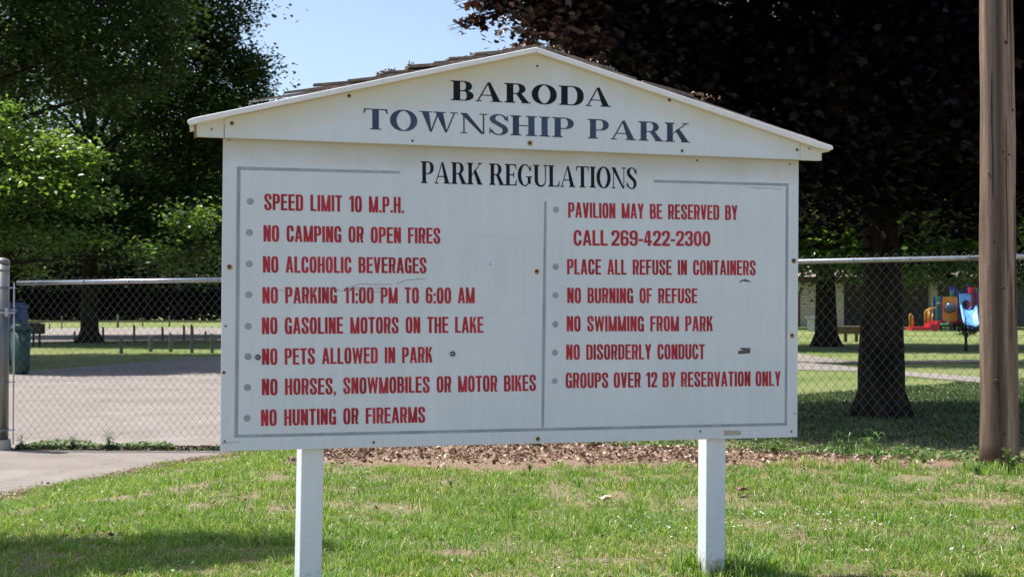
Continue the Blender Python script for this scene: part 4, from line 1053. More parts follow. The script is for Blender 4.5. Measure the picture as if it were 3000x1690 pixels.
dry_leaf(2168, 1452, CAMZ - .18, .075, "dark brown dry leaf lying right of the right sign post", plain("dark_dry_leaf", (.14, .08, .05), .8, .3, 60))

# ------------------------------------------------------------------ trees
def cluster_points(blobs, per, spread, shell=0.5):
    """blobs: (cx,cy,cz,rx,ry,rz,nclusters) -> leaf centres, cluster centres"""
    P, Cc = [], []
    for (cx, cy, cz, rx, ry, rz, nc) in blobs:
        d = rng.normal(size=(nc, 3)); d /= np.linalg.norm(d, axis=1)[:, None]
        r = rng.uniform(shell, 1.0, nc) ** 0.7
        c = np.array([cx, cy, cz]) + d * r[:, None] * np.array([rx, ry, rz])
        Cc.append(c)
        k = np.maximum(1, (per * rng.uniform(.5, 1.5, nc))).astype(int)
        rep = np.repeat(c, k, axis=0)
        sp = np.repeat(spread * rng.uniform(.6, 1.4, nc), k)
        off = rng.normal(size=(len(rep), 3)) * sp[:, None] * np.array([1, 1, .55])
        P.append(rep + off)
    return np.concatenate(P), np.concatenate(Cc)
def maple_leaves(name, P, size, mat, parent):
    n = len(P); K = 11
    an = np.array([-90, -40, -20, 8, 32, 58, 90, 122, 148, 172, 220]) * PI / 180
    rr = np.array([.25, .50, .80, .60, 1.0, .66, 1.12, .66, 1.0, .60, .80]); rr[10] = .5
    nrm = rng.normal(size=(n, 3)); nrm[:, 2] = np.abs(nrm[:, 2]) + 1.0; nrm /= np.linalg.norm(nrm, axis=1)[:, None]
    d = rng.normal(size=(n, 3)); d -= nrm * (d * nrm).sum(1)[:, None]; d /= np.linalg.norm(d, axis=1)[:, None]
    s = np.cross(nrm, d); sz = size * .5 * rng.uniform(.6, 1.2, n)
    V = np.empty((n, K + 1, 3)); V[:, 0] = P
    for i in range(K):
        V[:, i + 1] = P + (s * (math.cos(an[i]) * rr[i]) + d * (math.sin(an[i]) * rr[i]) - nrm * (.18 * rr[i])) * sz[:, None]
    o = np.arange(n)[:, None] * (K + 1)
    T = np.concatenate([o + [[0, i + 1, (i + 1) % K + 1]] for i in range(K)], 1).reshape(-1, 3)
    return np_mesh(name, V.reshape(-1, 3), T, 3, mat, parent)
def tree(name, base, height, tr, blobs, per, spread, leaf, mat, label, group=None, nlimb=22, lean=(0, 0), lowest=.22, extra=None, maple=None, flare=1.0, flat=.5, shell=.5, twigs=True):
    base = Vector(base)
    t = empty(name, base, label, "tree", group)
    m = MB(); pts = [base + Vector((0, 0, -.1)), base + Vector((0, 0, .12)), base + Vector((0, 0, .5))]
    rad = [tr * (1 + .6 * flare), tr * (1 + .25 * flare), tr * 1.06]
    for i in range(1, 7):
        f = i / 6; z = .5 + (height - .5) * f
        pts.append(base + Vector((lean[0] * f + random.uniform(-.1, .1) * tr, lean[1] * f, z))); rad.append(tr * (1 - .78 * f))
    m.tube(pts, rad, 14)
    # root flare
    for k in range(6):
        a = k * PI / 3 + random.uniform(-.3, .3); d = Vector((math.cos(a), math.sin(a), 0))
        m.tube([base + d * tr * .5 + Vector((0, 0, tr * 1.6)), base + d * tr * (.9 + .3 * flare) + Vector((0, 0, tr * .45)), base + d * tr * (1.3 + .6 * flare) + Vector((0, 0, -.03))], [tr * .45, tr * .38, tr * .12], 6)
    m.build("trunk", M['bark'], t, shade=True)
    P, Cc = cluster_points(blobs, per, spread, shell)
    lm = MB(); idx = rng.choice(len(Cc), min(nlimb, len(Cc)), replace=False)
    limb_ends = []
    for k in idx:
        c = Vector(Cc[k]); zt = min(height * .95, max(base.z + height * lowest, base.z + (c.z - base.z) * random.uniform(.45, .75)))
        f = max(0, min(1, (zt - base.z - .5) / (height - .5)))
        s0 = base + Vector((lean[0] * f, lean[1] * f, zt - base.z))
        r0 = tr * (1 - .78 * f) * random.uniform(.28, .5)
        mid = s0.lerp(c, .5) + Vector((random.uniform(-.3, .3), random.uniform(-.3, .3), random.uniform(.1, .5))) * (c - s0).length * .18
        q1 = s0.lerp(mid, .5) + Vector((0, 0, .04 * (c - s0).length)); q2 = mid.lerp(c, .5)
        lm.tube([s0, q1, mid, q2, c], [r0, r0 * .75, r0 * .5, r0 * .3, r0 * .1], 7)
        if twigs:
            near = np.argsort(((Cc - np.array(mid)) ** 2).sum(1))[:4]
            for j in near:
                e = Vector(Cc[j]); lm.tube([mid, mid.lerp(e, .5) + Vector((0, 0, random.uniform(-.1, .15))), e], [r0 * .3, r0 * .18, r0 * .05], 5)
    for eb, ep, es, hub in (extra or []):
        eP, eC = cluster_points([eb], ep, es, .2); P = np.concatenate([P, eP]); hub = Vector(hub)
        for c in eC:
            c = Vector(c); md = hub.lerp(c, .55) + Vector((0, 0, .05)); lm.tube([hub, md, c, c + (c - md) * .35], [.012, .008, .005, .002], 5)
            for q_ in range(5):
                e = c + Vector((random.gauss(0, .12), random.gauss(0, .12), random.gauss(0, .07))); lm.tube([md.lerp(c, .6), e], [.004, .0015], 3)
    lm.build("limbs", M['bark'], t, shade=True)
    if maple is None:
        scatter_leaves("crown", P, leaf, mat, flat, .25, .7, t)
    else:
        k = maple(P)
        scatter_leaves("crown", P[~k], leaf, mat, flat, .25, .8, t)
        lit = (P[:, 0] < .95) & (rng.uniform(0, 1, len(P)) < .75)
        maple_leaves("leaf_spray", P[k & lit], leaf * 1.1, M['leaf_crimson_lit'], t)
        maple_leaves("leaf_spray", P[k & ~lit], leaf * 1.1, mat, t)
    return t

# dark crimson maple behind the fence on the right
bm = (3.86, 12.5, gz(3.86, 12.5))
blobs = [(4.8, 12.3, 7.6, 4.0, 2.6, 1.3, 480), (7.8, 12.8, 6.6, 2.6, 2.8, 1.6, 320), (1.6, 12.9, 6.6, 1.8, 2.2, 1.0, 170), (3.9, 12.6, 5.6, 3.7, 2.7, 2.4, 520), (1.9, 12.3, 4.9, 2.2, 1.9, 1.3, 260), (1.0, 12.3, 4.85, .9, 1.3, .4, 110), (4.6, 11.6, 3.3, 2.3, 1.5, .9, 240), (6.6, 12.5, 4.2, 2.6, 2.2, 1.6, 300), (2.6, 13.3, 3.5, 1.8, 1.4, .8, 150), (5.5, 11.0, 5.6, 3.0, 1.2, 1.6, 220), (3.2, 14.2, 5.4, 2.8, 1.2, 1.6, 180), (6.2, 14.0, 5.4, 2.6, 1.2, 1.6, 160), (6.2, 11.8, 2.9, 1.6, 1.3, .6, 120), (1.3, 12.6, 3.95, 1.1, 1.2, .55, 80), (3.9, 12.4, 2.9, 1.9, 1.3, .45, 90), (3.1, 12.2, 2.5, .8, .8, .32, 30), (4.7, 12.3, 2.42, .7, .8, .32, 26), (6.3, 12.3, 2.5, .9, .8, .4, 34), (2.2, 12.3, 2.75, .6, .7, .3, 20)]
tree("crimson_maple", bm, 5.8, .225, blobs, 62, .26, .105, M['leaf_crimson'], "dark crimson maple with thick trunk standing behind the fence on the right", nlimb=36, lowest=.42, extra=[((-.12, 12.2, 4.52, .45, .4, .2, 20), 26, .11, (1.3, 12.3, 4.9)), ((.45, 12.2, 4.18, .36, .4, .18, 16), 26, .11, (1.5, 12.3, 4.6)), ((-.35, 12.2, 4.22, .25, .2, .06, 5), 14, .06, (.6, 12.3, 4.5))],
     flare=.25, maple=lambda P: (P[:, 2] < 5.1) & (P[:, 1] < 13.2) & (P[:, 0] < 6.6), flat=.35)
# green trees
tree("shade_tree", (10.25, 39, 0), 12, .34, [(10.2, 39, 9.5, 6, 4.5, 4.5, 320), (9.2, 37.5, 4.0, 3.6, 3.0, 1.9, 330), (13.0, 38, 4.1, 3.4, 3.0, 1.9, 300), (6.5, 38, 7, 3, 3, 3, 160), (16, 38, 6.2, 3.4, 3, 2.4, 200)], 75, .5, .19, M['leaf_bright'],
     "leafy green tree with wide low branches behind the crimson maple", nlimb=36, flare=.5)
tree("shade_tree", (-15.2, 43, 0), 13, .30, [(-15, 43, 9.5, 6.0, 4.6, 5.5, 520), (-17.2, 41.5, 5.2, 3.2, 3.0, 1.6, 230), (-11.8, 42.5, 4.6, 2.8, 2.6, 1.2, 120), (-11.0, 43, 8.6, 2.4, 2.5, 2.8, 210), (-11.2, 42, 12.6, 3.0, 2.5, 2.0, 150), (-14, 41, 4.0, 4, 2, .9, 110), (-15.5, 43.5, 17.0, 6.5, 4.5, 2.6, 360)], 80, .42, .17, M['leaf_green'],
     "tall green tree with single straight trunk in the grass beyond the driveway", nlimb=40)
tree("shade_tree", (-16.5, 30.0, 0), 12, .4, [(-13.5, 29.5, 9.5, 4.6, 5.0, 4.2, 480), (-10.4, 30, 8.2, 2.4, 3.2, 1.9, 170), (-10.2, 28, 10.5, 2.2, 3, 1.8, 100), (-15.5, 31, 15.2, 5.5, 4.5, 2.4, 330), (-19, 31, 10.5, 2.5, 4, 3.5, 120)], 75, .34, .15, M['leaf_green'],
     "nearer dark green tree overhanging the driveway, its trunk hidden beyond the gate post", nlimb=40)
tree("shade_tree", (-22, 52, 0), 13, .33, [(-20, 51, 8.5, 5, 4, 6, 330), (-14.5, 52, 7, 4.5, 4, 4.5, 300), (-9.6, 52, 6.0, 2.6, 3, 3.8, 150)], 70, .6, .22, M['leaf_bright'],
     "bright green tree filling the gap behind the straight trunk", nlimb=30)
tree("shade_tree", (27.8, 68.5, 0), 14, .35, [(22, 69, 9, 7, 3.2, 4.8, 380), (29, 69, 8.2, 5.5, 3, 4.4, 230), (15.5, 69, 9.5, 5, 3, 4.8, 280), (22.5, 68.5, 4.9, 5.0, 2, 2.1, 330), (29.5, 68.5, 5.0, 4.5, 2, 2.4, 200)], 70, .65, .26, M['leaf_bright'],
     "green tree hanging over the playground and the pavilion roof", nlimb=30)
tree("shade_tree", (-13.2, 24.5, 0), 6.5, .16, [(-9.0, 24.0, 4.3, .75, .6, .5, 44), (-9.7, 24.0, 3.6, .9, .7, .45, 40), (-8.5, 23.8, 3.5, .6, .6, .35, 22), (-10.2, 24.2, 2.75, .7, .7, .3, 22), (-8.9, 24, 2.7, .9, .7, .25, 16), (-6.5, 24.3, 3.15, .5, .5, .28, 14), (-10.4, 24.2, 4.9, .8, 1, .5, 30), (-7.6, 24.2, 2.5, .7, .5, .2, 8)], 44, .2, .12, M['leaf_bright'],
     "low bright leaved tree whose sunlit branches hang above the left fence rail", nlimb=26)
# small tree out of the picture on the left; its crown throws the shade over the lawn's corner
tree("young_tree", (-6.2, 6.0, gz(-6.2, 6)), 6.2, .11, [(-5.4, 6.3, 6.0, 1.0, .9, .9, 60), (-4.15, 6.25, 5.4, .85, .34, .35, 110), (-3.35, 6.42, 5.3, .42, .15, .2, 60), (-4.5, 5.9, 5.0, .8, .25, .3, 50)], 42, .11, .085, M['leaf_green'],
     "young tree beside the driveway whose branches shade the lawn left of the sign", nlimb=26)
tree("shade_tree", (8.75, 28.6, 0), 11, .2, [(8.2, 28.8, 11.4, 5.2, 1.7, 1.5, 300), (12.5, 28.2, 11.8, 3.5, 1.7, 1.5, 160)], 70, .4, .17, M['leaf_green'],
     "tree hidden behind the crimson maple whose high crown shades the path", nlimb=20, lowest=.7, flare=.2)
# young sapling in front of the playground
sp = at(2830, 1026, 35.0)
tree("sapling", (sp.x, 35, 0), 1.0, .035, [(sp.x - .02, 35, .62, .3, .25, .2, 26), (sp.x - .2, 35, .72, .2, .2, .15, 12), (sp.x + .24, 35, .62, .16, .2, .12, 10)], 16, .06, .07, M['leaf_forest'],
     "small dark sapling in the grass in front of the blue slide", nlimb=12)

# far wood: real leaf masses with a high canopy over a dark interior, plus trunks one can tell apart
def wood(name, x0, x1, y0, y1, z0, z1, n, size, label, seed_gap=None):
    x = rng.uniform(x0, x1, n); y = rng.uniform(y0, y1, n)
    top = z1 * (.7 + .3 * vnoise(x, y * 0, 9, 81)) * (.88 + .12 * vnoise(x, y, 2.5, 82))
    z = z0 + (top - z0) * rng.uniform(0, 1, n) ** .8
    clump = vnoise(x + y, z * 1.0, 2.2, 83)
    k = clump > (.32 if z0 > 1 else -1)
    return tag(scatter_leaves(name, np.stack([x, y, z], 1)[k], size, M['leaf_forest'], .4, .25, .8), label, "woodland", kind='stuff')
wood("far_woods", -62, -15.5, 96, 103, 2.6, 17, 52000, .62, "dark wood beyond the back lot on the left")
wood("far_woods_understory", -62, -2, 105, 109, 0.0, 8.5, 46000, .8, "dark understory of the wood behind the back lot")
wood("far_woods_right", 8, 74, 98, 106, 1.5, 19, 62000, .75, "dark wood behind the pavilion and the playground")
proto = None
xs = [-44, -39.5, -36, -31.8, -27.5, -25.0, -21.0, -18.3]
for i, x_ in enumerate(xs):
    lab = "slim dark trunk at the wood's edge, " + ["farthest out beside the gate post", "farther out than the litter bin", "above the litter bin", "behind the grill", "left of the big straight trunk", "right of the big straight trunk", "behind the middle bollards", "nearest to the sign's edge"][i]
    y_ = 97 + (i * 37 % 5)
    if proto is None:
        proto = empty("woodland_tree", (x_, y_, 0), lab, "tree", "trunks at the edge of the far wood")
        MB().tube([(x_, y_, -.1), (x_ + .1, y_, 5), (x_ + .2, y_, 12)], [.28, .2, .1], 8).build("trunk", M['bark'], proto, shade=True)
        c_ = [np.array((x_, y_, 10.5)) + rng.normal(size=(700, 3)) * np.array([1.6, 1.4, 2.2])]
        scatter_leaves("crown", c_[0], .5, M['leaf_forest'], .4, .25, .8, proto)
        proto_loc = proto.location.copy()
    else:
        copy_thing(proto, (x_, y_, 0), lab, scale=(1, 1, random.uniform(.9, 1.15)))

# ------------------------------------------------------------------ things on the left behind the fence
M['bollard'] = plain("weathered_bollard", (0.15, 0.125, 0.095), .9, .4, 30, bmp=.006, mapscale=(1, 1, .15))
def bollard(px, ytop, ybot, w, label, group):
    Y = F * CAMZ / (ybot - 894); Y = G(px, ybot)[1]
    p = at(px, ybot, Y); h = (ybot - ytop) / F * Y; r_ = w / 2 / F * Y
    o = MB().tube([(p.x, p.y, -.03), (p.x, p.y, h * .93), (p.x + .004, p.y, h)], [r_, r_ * .96, r_ * .72], 9).build("bollard", M['bollard'])
    # slanted saw cut on top
    for v in o.data.vertices:
        if v.co.z > h * .9: v.co.z -= (v.co.x - p.x) * .9
    return tag(o, label, "bollard", group)
g1 = "front row of wooden bollards along the driveway edge"; g2 = "second row of wooden bollards by the back lot"; g3 = "thin posts along the far grass"
for px, a, b, w, lab in [(355, 987, 1036, 11, "first bollard of the front row, nearest the tree trunk"), (441, 981, 1030, 12, "stout front bollard second from the tree trunk"), (500, 976, 1030, 11, "middle front bollard standing over a grass strip"), (562, 951, 1034, 10, "tallest front bollard, dark and slim"), (621, 977, 1034, 10, "front bollard closest to the left edge of the sign")]:
    bollard(px, a, b, w, lab, g1)
for px, a, b, w, lab in [(302, 958, 1000, 7, "back row bollard just right of the big tree trunk"), (393, 952, 1000, 7, "back row bollard between first and second front bollards"), (476, 957, 998, 7, "back row bollard left of the middle front bollard"), (539, 953, 997, 7, "back row bollard left of the tallest front bollard"), (602, 970, 996, 6, "short back row bollard near the sign's left edge"), (219, 970, 1001, 6, "back row bollard just left of the big tree trunk")]:
    bollard(px, a, b, w, lab, g2)
for px, a, b, w, lab in [(345, 923, 960, 7, "pale thick post on the far grass right of the big trunk"), (418, 932, 957, 4, "thin pale post in the middle of the far grass"), (496, 926, 957, 5, "thin post on the far grass nearest the sign"), (181, 925, 962, 4, "thin post on the far grass left of the big trunk"), (145, 948, 965, 4, "short dark post beside the park grill")]:
    bollard(px, a, b, w, lab, g3)
# litter bin
M['bin'] = plain("green_bin_plastic", (0.008, 0.045, 0.035), .5, .25, 8)
bx, by = G(60, 1097); k = by / F
bin_ = empty("litter_bin", (bx, by, 0), "dark green litter bin with a rimmed lid behind the gate post", "litter bin")
MB().tube([(bx, by, .02), (bx, by, .06), (bx, by, .86)], [.14, .16, .19], 20).build("bin_body", M['bin'], bin_, shade=True)
MB().tube([(bx, by, .86), (bx, by, .90), (bx, by, .96), (bx, by, .99)], [.205, .205, .17, .05], 20).build("bin_lid", M['bin'], bin_, shade=True)
for s_ in (-1, 1): MB().tube([(bx + .1 * s_, by, .035), (bx + .13 * s_, by, .035)], .035, 10).build("wheel", M['bolt'], bin_)
# park grill
M['grill'] = plain("black_iron", (0.02, 0.018, 0.018), .7, .3, 30)
gx1, gy1 = G(106, 1016)
kk = gy1 / F
grill = empty("park_grill", (gx1, gy1, 0), "black iron park grill box on two legs right of the litter bin", "grill")
zt = (1016 - 948) * kk; zb_ = (1016 - 978) * kk
w2 = 20 * kk
MB().box((gx1, gy1, (zt + zb_) / 2), (w2 * 2, .35, zt - zb_), None).build("fire_box", M['grill'], grill, bevel=.01)
MB().box((gx1, gy1 - .19, zt + .01), (w2 * 1.8, .06, .03)).build("grill_lip", M['grill'], grill)
for dx, dy in ((-8, 0), (10, 0)): MB().tube([(gx1 + dx * kk, gy1, -.02), (gx1 + dx * kk, gy1, zb_)], .035, 8).build("leg", M['grill'], grill)
for j in range(5): MB().tube([(gx1 - w2 * .9, gy1 - .12 + j * .06, zt + .035), (gx1 + w2 * .9, gy1 - .12 + j * .06, zt + .035)], .006, 5).build("grate_bar", M['grill'], grill)
# recycling bin
M['blue_p'] = plain("blue_plastic", (0.012, 0.06, 0.17), .5, .2, 6); M['blue_d'] = plain("dark_blue_plastic", (0.012, 0.04, 0.14), .5, .2, 6)
Yt = 27.0; tx = at(45, 950, Yt).x
pt = empty("recycling_bin", (tx, Yt, 0), "tall blue recycling bin standing just behind the dark green litter bin", "recycling bin")
MB().box((tx, Yt, .68), (.42, .42, 1.2), None).build("bin_body", M['blue_p'], pt, bevel=.03)
MB().prism([(tx - .23, Yt - .23, 1.28), (tx + .23, Yt - .23, 1.28), (tx + .22, Yt - .22, 1.34), (tx + .1, Yt - .22, 1.40), (tx - .1, Yt - .22, 1.40), (tx - .22, Yt - .22, 1.34)], (0, .45, 0)).build("bin_lid", M['blue_p'], pt)
MB().box((tx, Yt - .225, 1.1), (.26, .02, .08)).build("slot", M['blue_d'], pt)
for s_ in (-1, 1): MB().tube([(tx + .14 * s_, Yt + .1, .05), (tx + .19 * s_, Yt + .1, .05)], .05, 10).build("wheel", M['bolt'], pt)

# ------------------------------------------------------------------ pavilion building on the right
Yb = 74.0
M['block'] = plain("pale_block_wall", (0.62, 0.58, 0.52), .85, .08, 3, bmp=.004)
M['block2'] = plain("shaded_bay_wall", (0.14, 0.135, 0.14), .9, .12, 3)  # dark copy of the block wall, bay shade in its colour; mortar shares it
M['maroon'] = plain("maroon_metal", (0.16, 0.03, 0.028), .6, .2, 6)
M['shin2'] = plain("pavilion_roof_shingle", (0.32, 0.25, 0.24), .9, .3, 12)
def bpx(px, Y=Yb): return (px - 1500) / F * Y
bld = empty("pavilion_building", (bpx(2550), Yb, 0), "low white block park building with maroon trimmed roof and dark open bay", "building")
hW = 2.75
MB().box(((bpx(2250) + bpx(2392)) / 2, Yb + 3, hW / 2), (bpx(2392) - bpx(2250), 6, hW)).build("end_wall", M['block'], bld)
MB().box(((bpx(2446) + bpx(2472)) / 2, Yb + .2, hW / 2), (bpx(2472) - bpx(2446), .4, hW)).build("pillar", M['block'], bld)
MB().box(((bpx(2726) + bpx(2747)) / 2, Yb + .2, hW / 2), (bpx(2747) - bpx(2726), .4, hW)).build("pillar", M['block'], bld)
MB().box(((bpx(2392) + bpx(3150)) / 2, Yb + 4.5, hW / 2), (bpx(3150) - bpx(2392), .3, hW)).build("back_wall", M['block2'], bld)
MB().box(((bpx(2250) + bpx(3150)) / 2, Yb - .32, hW + .16), (bpx(3150) - bpx(2250) + 1.0, .06, .34)).build("fascia_board", M['maroon'], bld)
xa, xb_ = bpx(2250) - .5, bpx(3150) + .5
MB().add([(xa, Yb - .4, hW + .34), (xb_, Yb - .4, hW + .34), (xb_, Yb + 3.2, hW + 1.75), (xa, Yb + 3.2, hW + 1.75), (xa, Yb + 6.8, hW + .34), (xb_, Yb + 6.8, hW + .34), (xa, Yb - .35, hW + .3), (xb_, Yb - .35, hW + .3), (xb_, Yb + 6.7, hW + .3), (xa, Yb + 6.7, hW + .3)],
         [(0, 1, 2, 3), (3, 2, 5, 4), (0, 3, 4), (1, 5, 2), (6, 9, 8, 7)]).build("roof", M['shin2'], bld)
for i in range(14):                                            # block joints, recessed dark lines as thin courses standing 3 mm proud
    z = .2 * i + .2
    if z > hW - .1: break
    MB().box(((bpx(2250) + bpx(2392)) / 2, Yb - .002, z), (bpx(2392) - bpx(2250) - .02, .006, .012)).build("mortar_course", M['block2'], bld)
MB().box((bpx(2320), Yb - .02, 1.05), (1.0, .06, 2.1)).build("door", M['maroon'], bld)
# drinking fountain, box and timber rail in the grass
fx, fy = G(2375, 970)
df = empty("drinking_fountain", (fx, fy, 0), "small grey drinking fountain on a pedestal in front of the pavilion wall", "drinking fountain")
MB().box((fx, fy, .32), (.28, .28, .64)).build("pedestal", M['galv'], df, bevel=.02)
MB().box((fx, fy, .70), (.5, .42, .12)).build("basin", M['galv'], df, bevel=.03)
MB().tube([(fx + .1, fy, .76), (fx + .1, fy, .86), (fx + .02, fy, .88)], .02, 6).build("spout", M['galv'], df)
cx, cy = G(2393, 958)
cb = empty("utility_box", (cx, cy, 0), "white utility box with grey legs beside the slim tree trunk", "utility box")
MB().box((cx, cy, .42), (.55, .4, .36)).build("box_body", M['trim_paint'], cb, bevel=.02)
MB().box((cx, cy - .21, .42), (.46, .02, .28)).build("box_door", M['galv'], cb)
for s_ in (-.18, .18): MB().box((cx + s_, cy, .12), (.06, .2, .25)).build("leg", M['galv'], cb)
M['timber'] = plain("brown_timber", (0.13, 0.09, 0.045), .85, .3, 20, bmp=.005, mapscale=(.2, 1, 1))
ax, ay = G(2406, 1001); bx_, by_ = G(2550, 1001)
tr_ = empty("timber_rail", (ax, ay, 0), "low brown timber rail across the grass behind the two trunks", "rail")
MB().box(((ax + bx_) / 2, ay, .42), (bx_ - ax, .16, .26)).build("beam", M['timber'], tr_, bevel=.01)
MB().box(((ax + bx_) / 2, ay, .56), (bx_ - ax, .2, .03)).build("cap_board", plain("pale_timber", (.36, .3, .22), .85, .2, 20), tr_)
for j in range(5): MB().box((ax + .1 + (bx_ - ax - .2) * j / 4, ay + .04, .14), (.1, .1, .31)).build("rail_post", M['timber'], tr_)

# ------------------------------------------------------------------ playground
Yp = 62.0; kp = Yp / F
M['p_red'] = plain("red_plastic", (0.50, 0.012, 0.035), .35, .12, 3); M['p_mar'] = plain("maroon_post_paint", (0.16, 0.008, 0.03), .4, .12, 3)
M['p_or'] = plain("orange_plastic", (0.62, 0.20, 0.012), .4, .12, 3); M['p_yel'] = plain("yellow_orange_rail", (0.58, 0.26, 0.03), .4, .12, 3)
M['p_navy'] = plain("navy_post_paint", (0.012, 0.02, 0.16), .4, .15, 3); M['p_grn'] = plain("green_plastic", (0.05, 0.30, 0.16), .4, .15, 3)
M['p_dgrn'] = plain("dark_green_plastic", (0.008, 0.07, 0.05), .4, .15, 3); M['p_lb'] = plain("light_blue_plastic", (0.13, 0.36, 0.78), .35, .12, 3)
def pp(px, py, Y=Yp): return at(px, py, Y)
gz0 = 967
pg = empty("playground_structure", (pp(2770, gz0).x, Yp, 0), "colourful playground climber with orange window panel and light blue slide", "playground")
def pbox(name, mat, x0, y0, x1, y1, dep=.08, dy=0.0, bevel=.01):
    a, b = pp(x0, y0, Yp + dy), pp(x1, y1, Yp + dy)
    return MB().box(((a.x + b.x) / 2, Yp + dy, (a.z + b.z) / 2), (abs(b.x - a.x), dep, abs(a.z - b.z)), None).build(name, M[mat], pg, bevel=bevel)
def pground(px): return pp(px, 894 + F * CAMZ / Yp).z
GB = 894 + F * CAMZ / Yp          # pixel row of the ground there
def ppost(px, ytop, mat='p_navy', dy=0.0, r_=.06):
    a = pp(px, ytop, Yp + dy)
    o = MB().tube([(a.x, Yp + dy, -.05), (a.x, Yp + dy, a.z)], r_, 10).build("post", M[mat], pg, shade=False)
    return o
ppost(2737, 870, dy=.3); ppost(2757, 868); ppost(2808, 855); ppost(2862, 855); ppost(2786, 842, dy=1.2); ppost(2797, 842, dy=1.3)
ppost(2836, 826, dy=1.0); ppost(2850, 843, 'p_mar', -.15, .075); ppost(2885, 845); ppost(2743, 868, dy=1.2)
# orange panel with a round bubble window
def holed(name, mat, x0, y0, x1, y1, cx, cy, r_, dep=.07, dy=-.08, parent=None, n=28):
    m = MB(); A, B_, C_ = pp(x0, y1, Yp + dy), pp(x1, y0, Yp + dy), pp(cx, cy, Yp + dy)
    R_ = r_ * kp; V = []; hw0, hw1, hz0, hz1 = A.x - C_.x, B_.x - C_.x, A.z - C_.z, B_.z - C_.z
    for i in range(n):
        a = 2 * PI * i / n + PI / n; c, s = math.cos(a), math.sin(a)
        tx_ = (hw1 if c > 0 else hw0) / c if abs(c) > 1e-6 else 1e9; tz_ = (hz1 if s > 0 else hz0) / s if abs(s) > 1e-6 else 1e9
        t_ = min(tx_, tz_)
        V.append((C_.x + c * t_, C_.z + s * t_, C_.x + c * R_, C_.z + s * R_))
    vs = []
    for y in (Yp + dy, Yp + dy + dep):
        for (ox, oz, ix, iz) in V: vs += [(ox, y, oz), (ix, y, iz)]
    fs = []; o2 = 2 * n
    for i in range(n):
        j = (i + 1) % n
        fs += [(2 * i, 2 * j, 2 * j + 1, 2 * i + 1), (o2 + 2 * i, o2 + 2 * i + 1, o2 + 2 * j + 1, o2 + 2 * j), (2 * i + 1, 2 * j + 1, o2 + 2 * j + 1, o2 + 2 * i + 1), (2 * i, o2 + 2 * i, o2 + 2 * j, 2 * j)]
    return m.add(vs, fs).build(name, M[mat], parent or pg)
op = holed("window_panel", 'p_or', 2761, 869, 2805, 941, 2783, 902, 18.5)
M['bubble'], _t, _p = mat_new("smoked_bubble")
_p.inputs["Base Color"].default_value = (.05, .055, .10, 1); _p.inputs["Roughness"].default_value = .12; _p.inputs["Specular IOR Level"].default_value = .8
c0 = pp(2783, 902, Yp - .07)
MB().tube([(c0.x, Yp - .05 - d_, c0.z) for d_ in (0, .1, .2, .27, .30)], [18.2 * kp, 17 * kp, 13 * kp, 7 * kp, .01], 20).build("bubble_window", M['bubble'], op, shade=True)
pbox("bumper", 'p_red', 2760, 938, 2806, 953, .35, .1, .05)
pbox("deck", 'p_red', 2757, 938, 2862, 943, 1.6, .8)
pbox("side_panel", 'p_grn', 2742, 869, 2755, 940, .07, .35); pbox("side_panel", 'p_grn', 2785, 851, 2795, 869, .07, 1.0)
pbox("panel_grip", 'trim_paint', 2744, 886, 2753, 891, .1, .3); pbox("panel_grip", 'p_or', 2744, 895, 2754, 898, .1, .3)
# transfer step, red ramp and yellow handrails
pbox("transfer_step", 'p_red', 2663, 957, 2722, 967.5, .9, 0); pbox("transfer_step", 'p_red', 2716, 948, 2745, 967, .9, .02)
pbox("transfer_step", 'p_red', 2736, 940, 2748, 948, .9, .04)
def rail(pxs, dy, mat='p_yel', r_=.035):
    MB().tube([pp(a, b, Yp + dy) for a, b in pxs], r_, 8).build("handrail", M[mat], pg, shade=True)
rail([(2665, 957), (2665, 923), (2668, 919), (2671, 923), (2671, 957)], -.3); rail([(2672, 957), (2672, 930), (2674, 926), (2675, 930), (2675, 957)], .3)
rail([(2709, 957), (2710, 914), (2714, 909), (2726, 904), (2738, 902)], -.35); rail([(2717, 950), (2718, 913), (2724, 907), (2741, 902)], .1); rail([(2722, 948), (2722, 912)], .3)
rail([(2732, 946), (2732, 918)], .3)
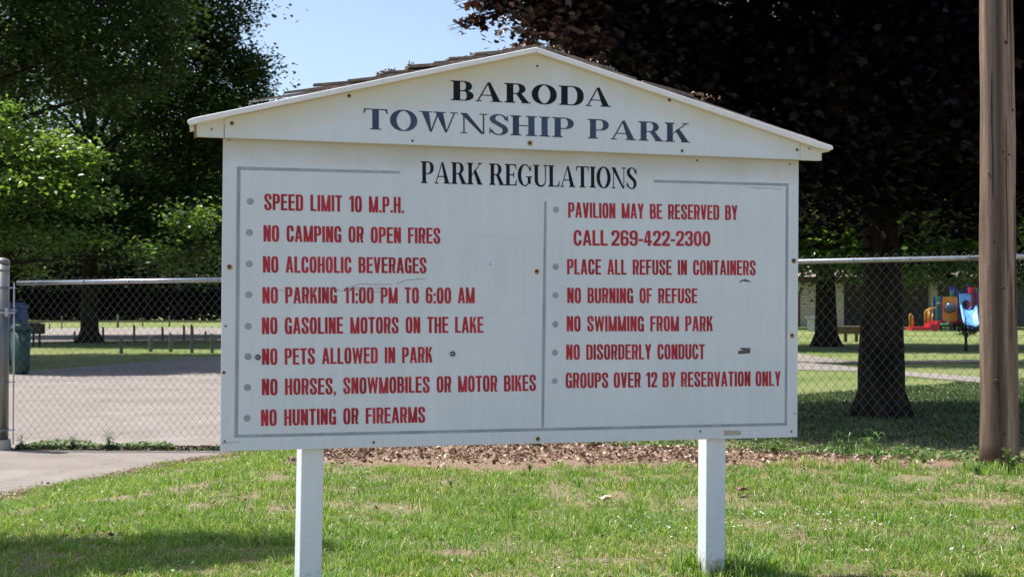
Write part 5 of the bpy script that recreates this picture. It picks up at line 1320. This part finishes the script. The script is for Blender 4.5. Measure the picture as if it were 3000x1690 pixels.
# slide: light blue hood with arch, chute sides and red lip
holed("slide_hood", 'p_lb', 2812, 860, 2848, 906, 2832, 893, 14.5, .10, -.12)
def chute(px0, px1, name):
    m = MB(); prof = [(0, 904), (.35, 920), (.7, 940), (1.0, 955), (1.25, 962)]
    sec = []
    for f, (dy, py) in zip((0, .25, .55, .85, 1), prof):
        xc = (px0 + px1) / 2 + 10 * f; hw = (px1 - px0) / 2 * (1 - .1 * f)
        dyy = -.15 - dy
        row = []
        for (ox, oz) in ((-1, -9), (-.86, -10), (-.7, 0), (-.4, 4), (0, 5), (.4, 4), (.7, 0), (.86, -10), (1, -9)):
            p = pp(xc + ox * hw, py + oz, Yp + dyy); row.append(p)
        sec.append(row)
    vs = [p for r in sec for p in r]; n_ = 9
    fs = [(i * n_ + j, i * n_ + j + 1, (i + 1) * n_ + j + 1, (i + 1) * n_ + j) for i in range(len(sec) - 1) for j in range(n_ - 1)]
    o = m.add(vs, fs).build(name, M['p_lb'], pg, shade=True)
    s_ = o.modifiers.new("thickness", 'SOLIDIFY'); s_.thickness = .05
    return o
chute(2812, 2862, "slide_chute")
pbox("slide_lip", 'p_red', 2818, 910, 2849, 921, .1, -.05); pbox("side_panel", 'p_red', 2838, 868, 2847, 912, .06, .6)
pbox("roof_beam", 'p_navy', 2783, 841, 2800, 853, .3, 1.2); pbox("upper_rail", 'p_navy', 2797, 852, 2812, 858, .1, .6); pbox("upper_rail", 'p_navy', 2815, 850, 2836, 854, .1, .6)
pbox("roof_panel", 'p_red', 2839, 842, 2856, 868, .3, .3); pbox("roof_panel", 'p_dgrn', 2857, 844, 2885, 856, .6, .2)
pbox("side_panel", 'p_red', 2864, 858, 2892, 893, .07, -.02); pbox("side_panel", 'p_dgrn', 2864, 894, 2892, 910, .07, -.02); pbox("side_panel", 'p_red', 2864, 911, 2892, 965, .07, .03)
pbox("side_panel", 'p_navy', 2808, 905, 2848, 940, .07, .7)
# spring rider in green under the deck
sr = empty("spring_rider", (pp(2773, GB).x, Yp - .6, 0), "small green spring rider under the orange panel", "spring rider")
a = pp(2768, GB, Yp - .6)
MB().tube([(a.x + .07 * math.cos(i * 1.1), Yp - .6 + .07 * math.sin(i * 1.1), .02 + i * .011) for i in range(24)], .014, 6).build("spring", M['p_grn'], sr, shade=True)
MB().box((a.x, Yp - .6, .36), (.42, .2, .09)).build("seat", M['p_grn'], sr, bevel=.03)
MB().tube([(a.x + .16, Yp - .6, .38), (a.x + .2, Yp - .6, .58)], .025, 8).build("handle", M['p_grn'], sr)
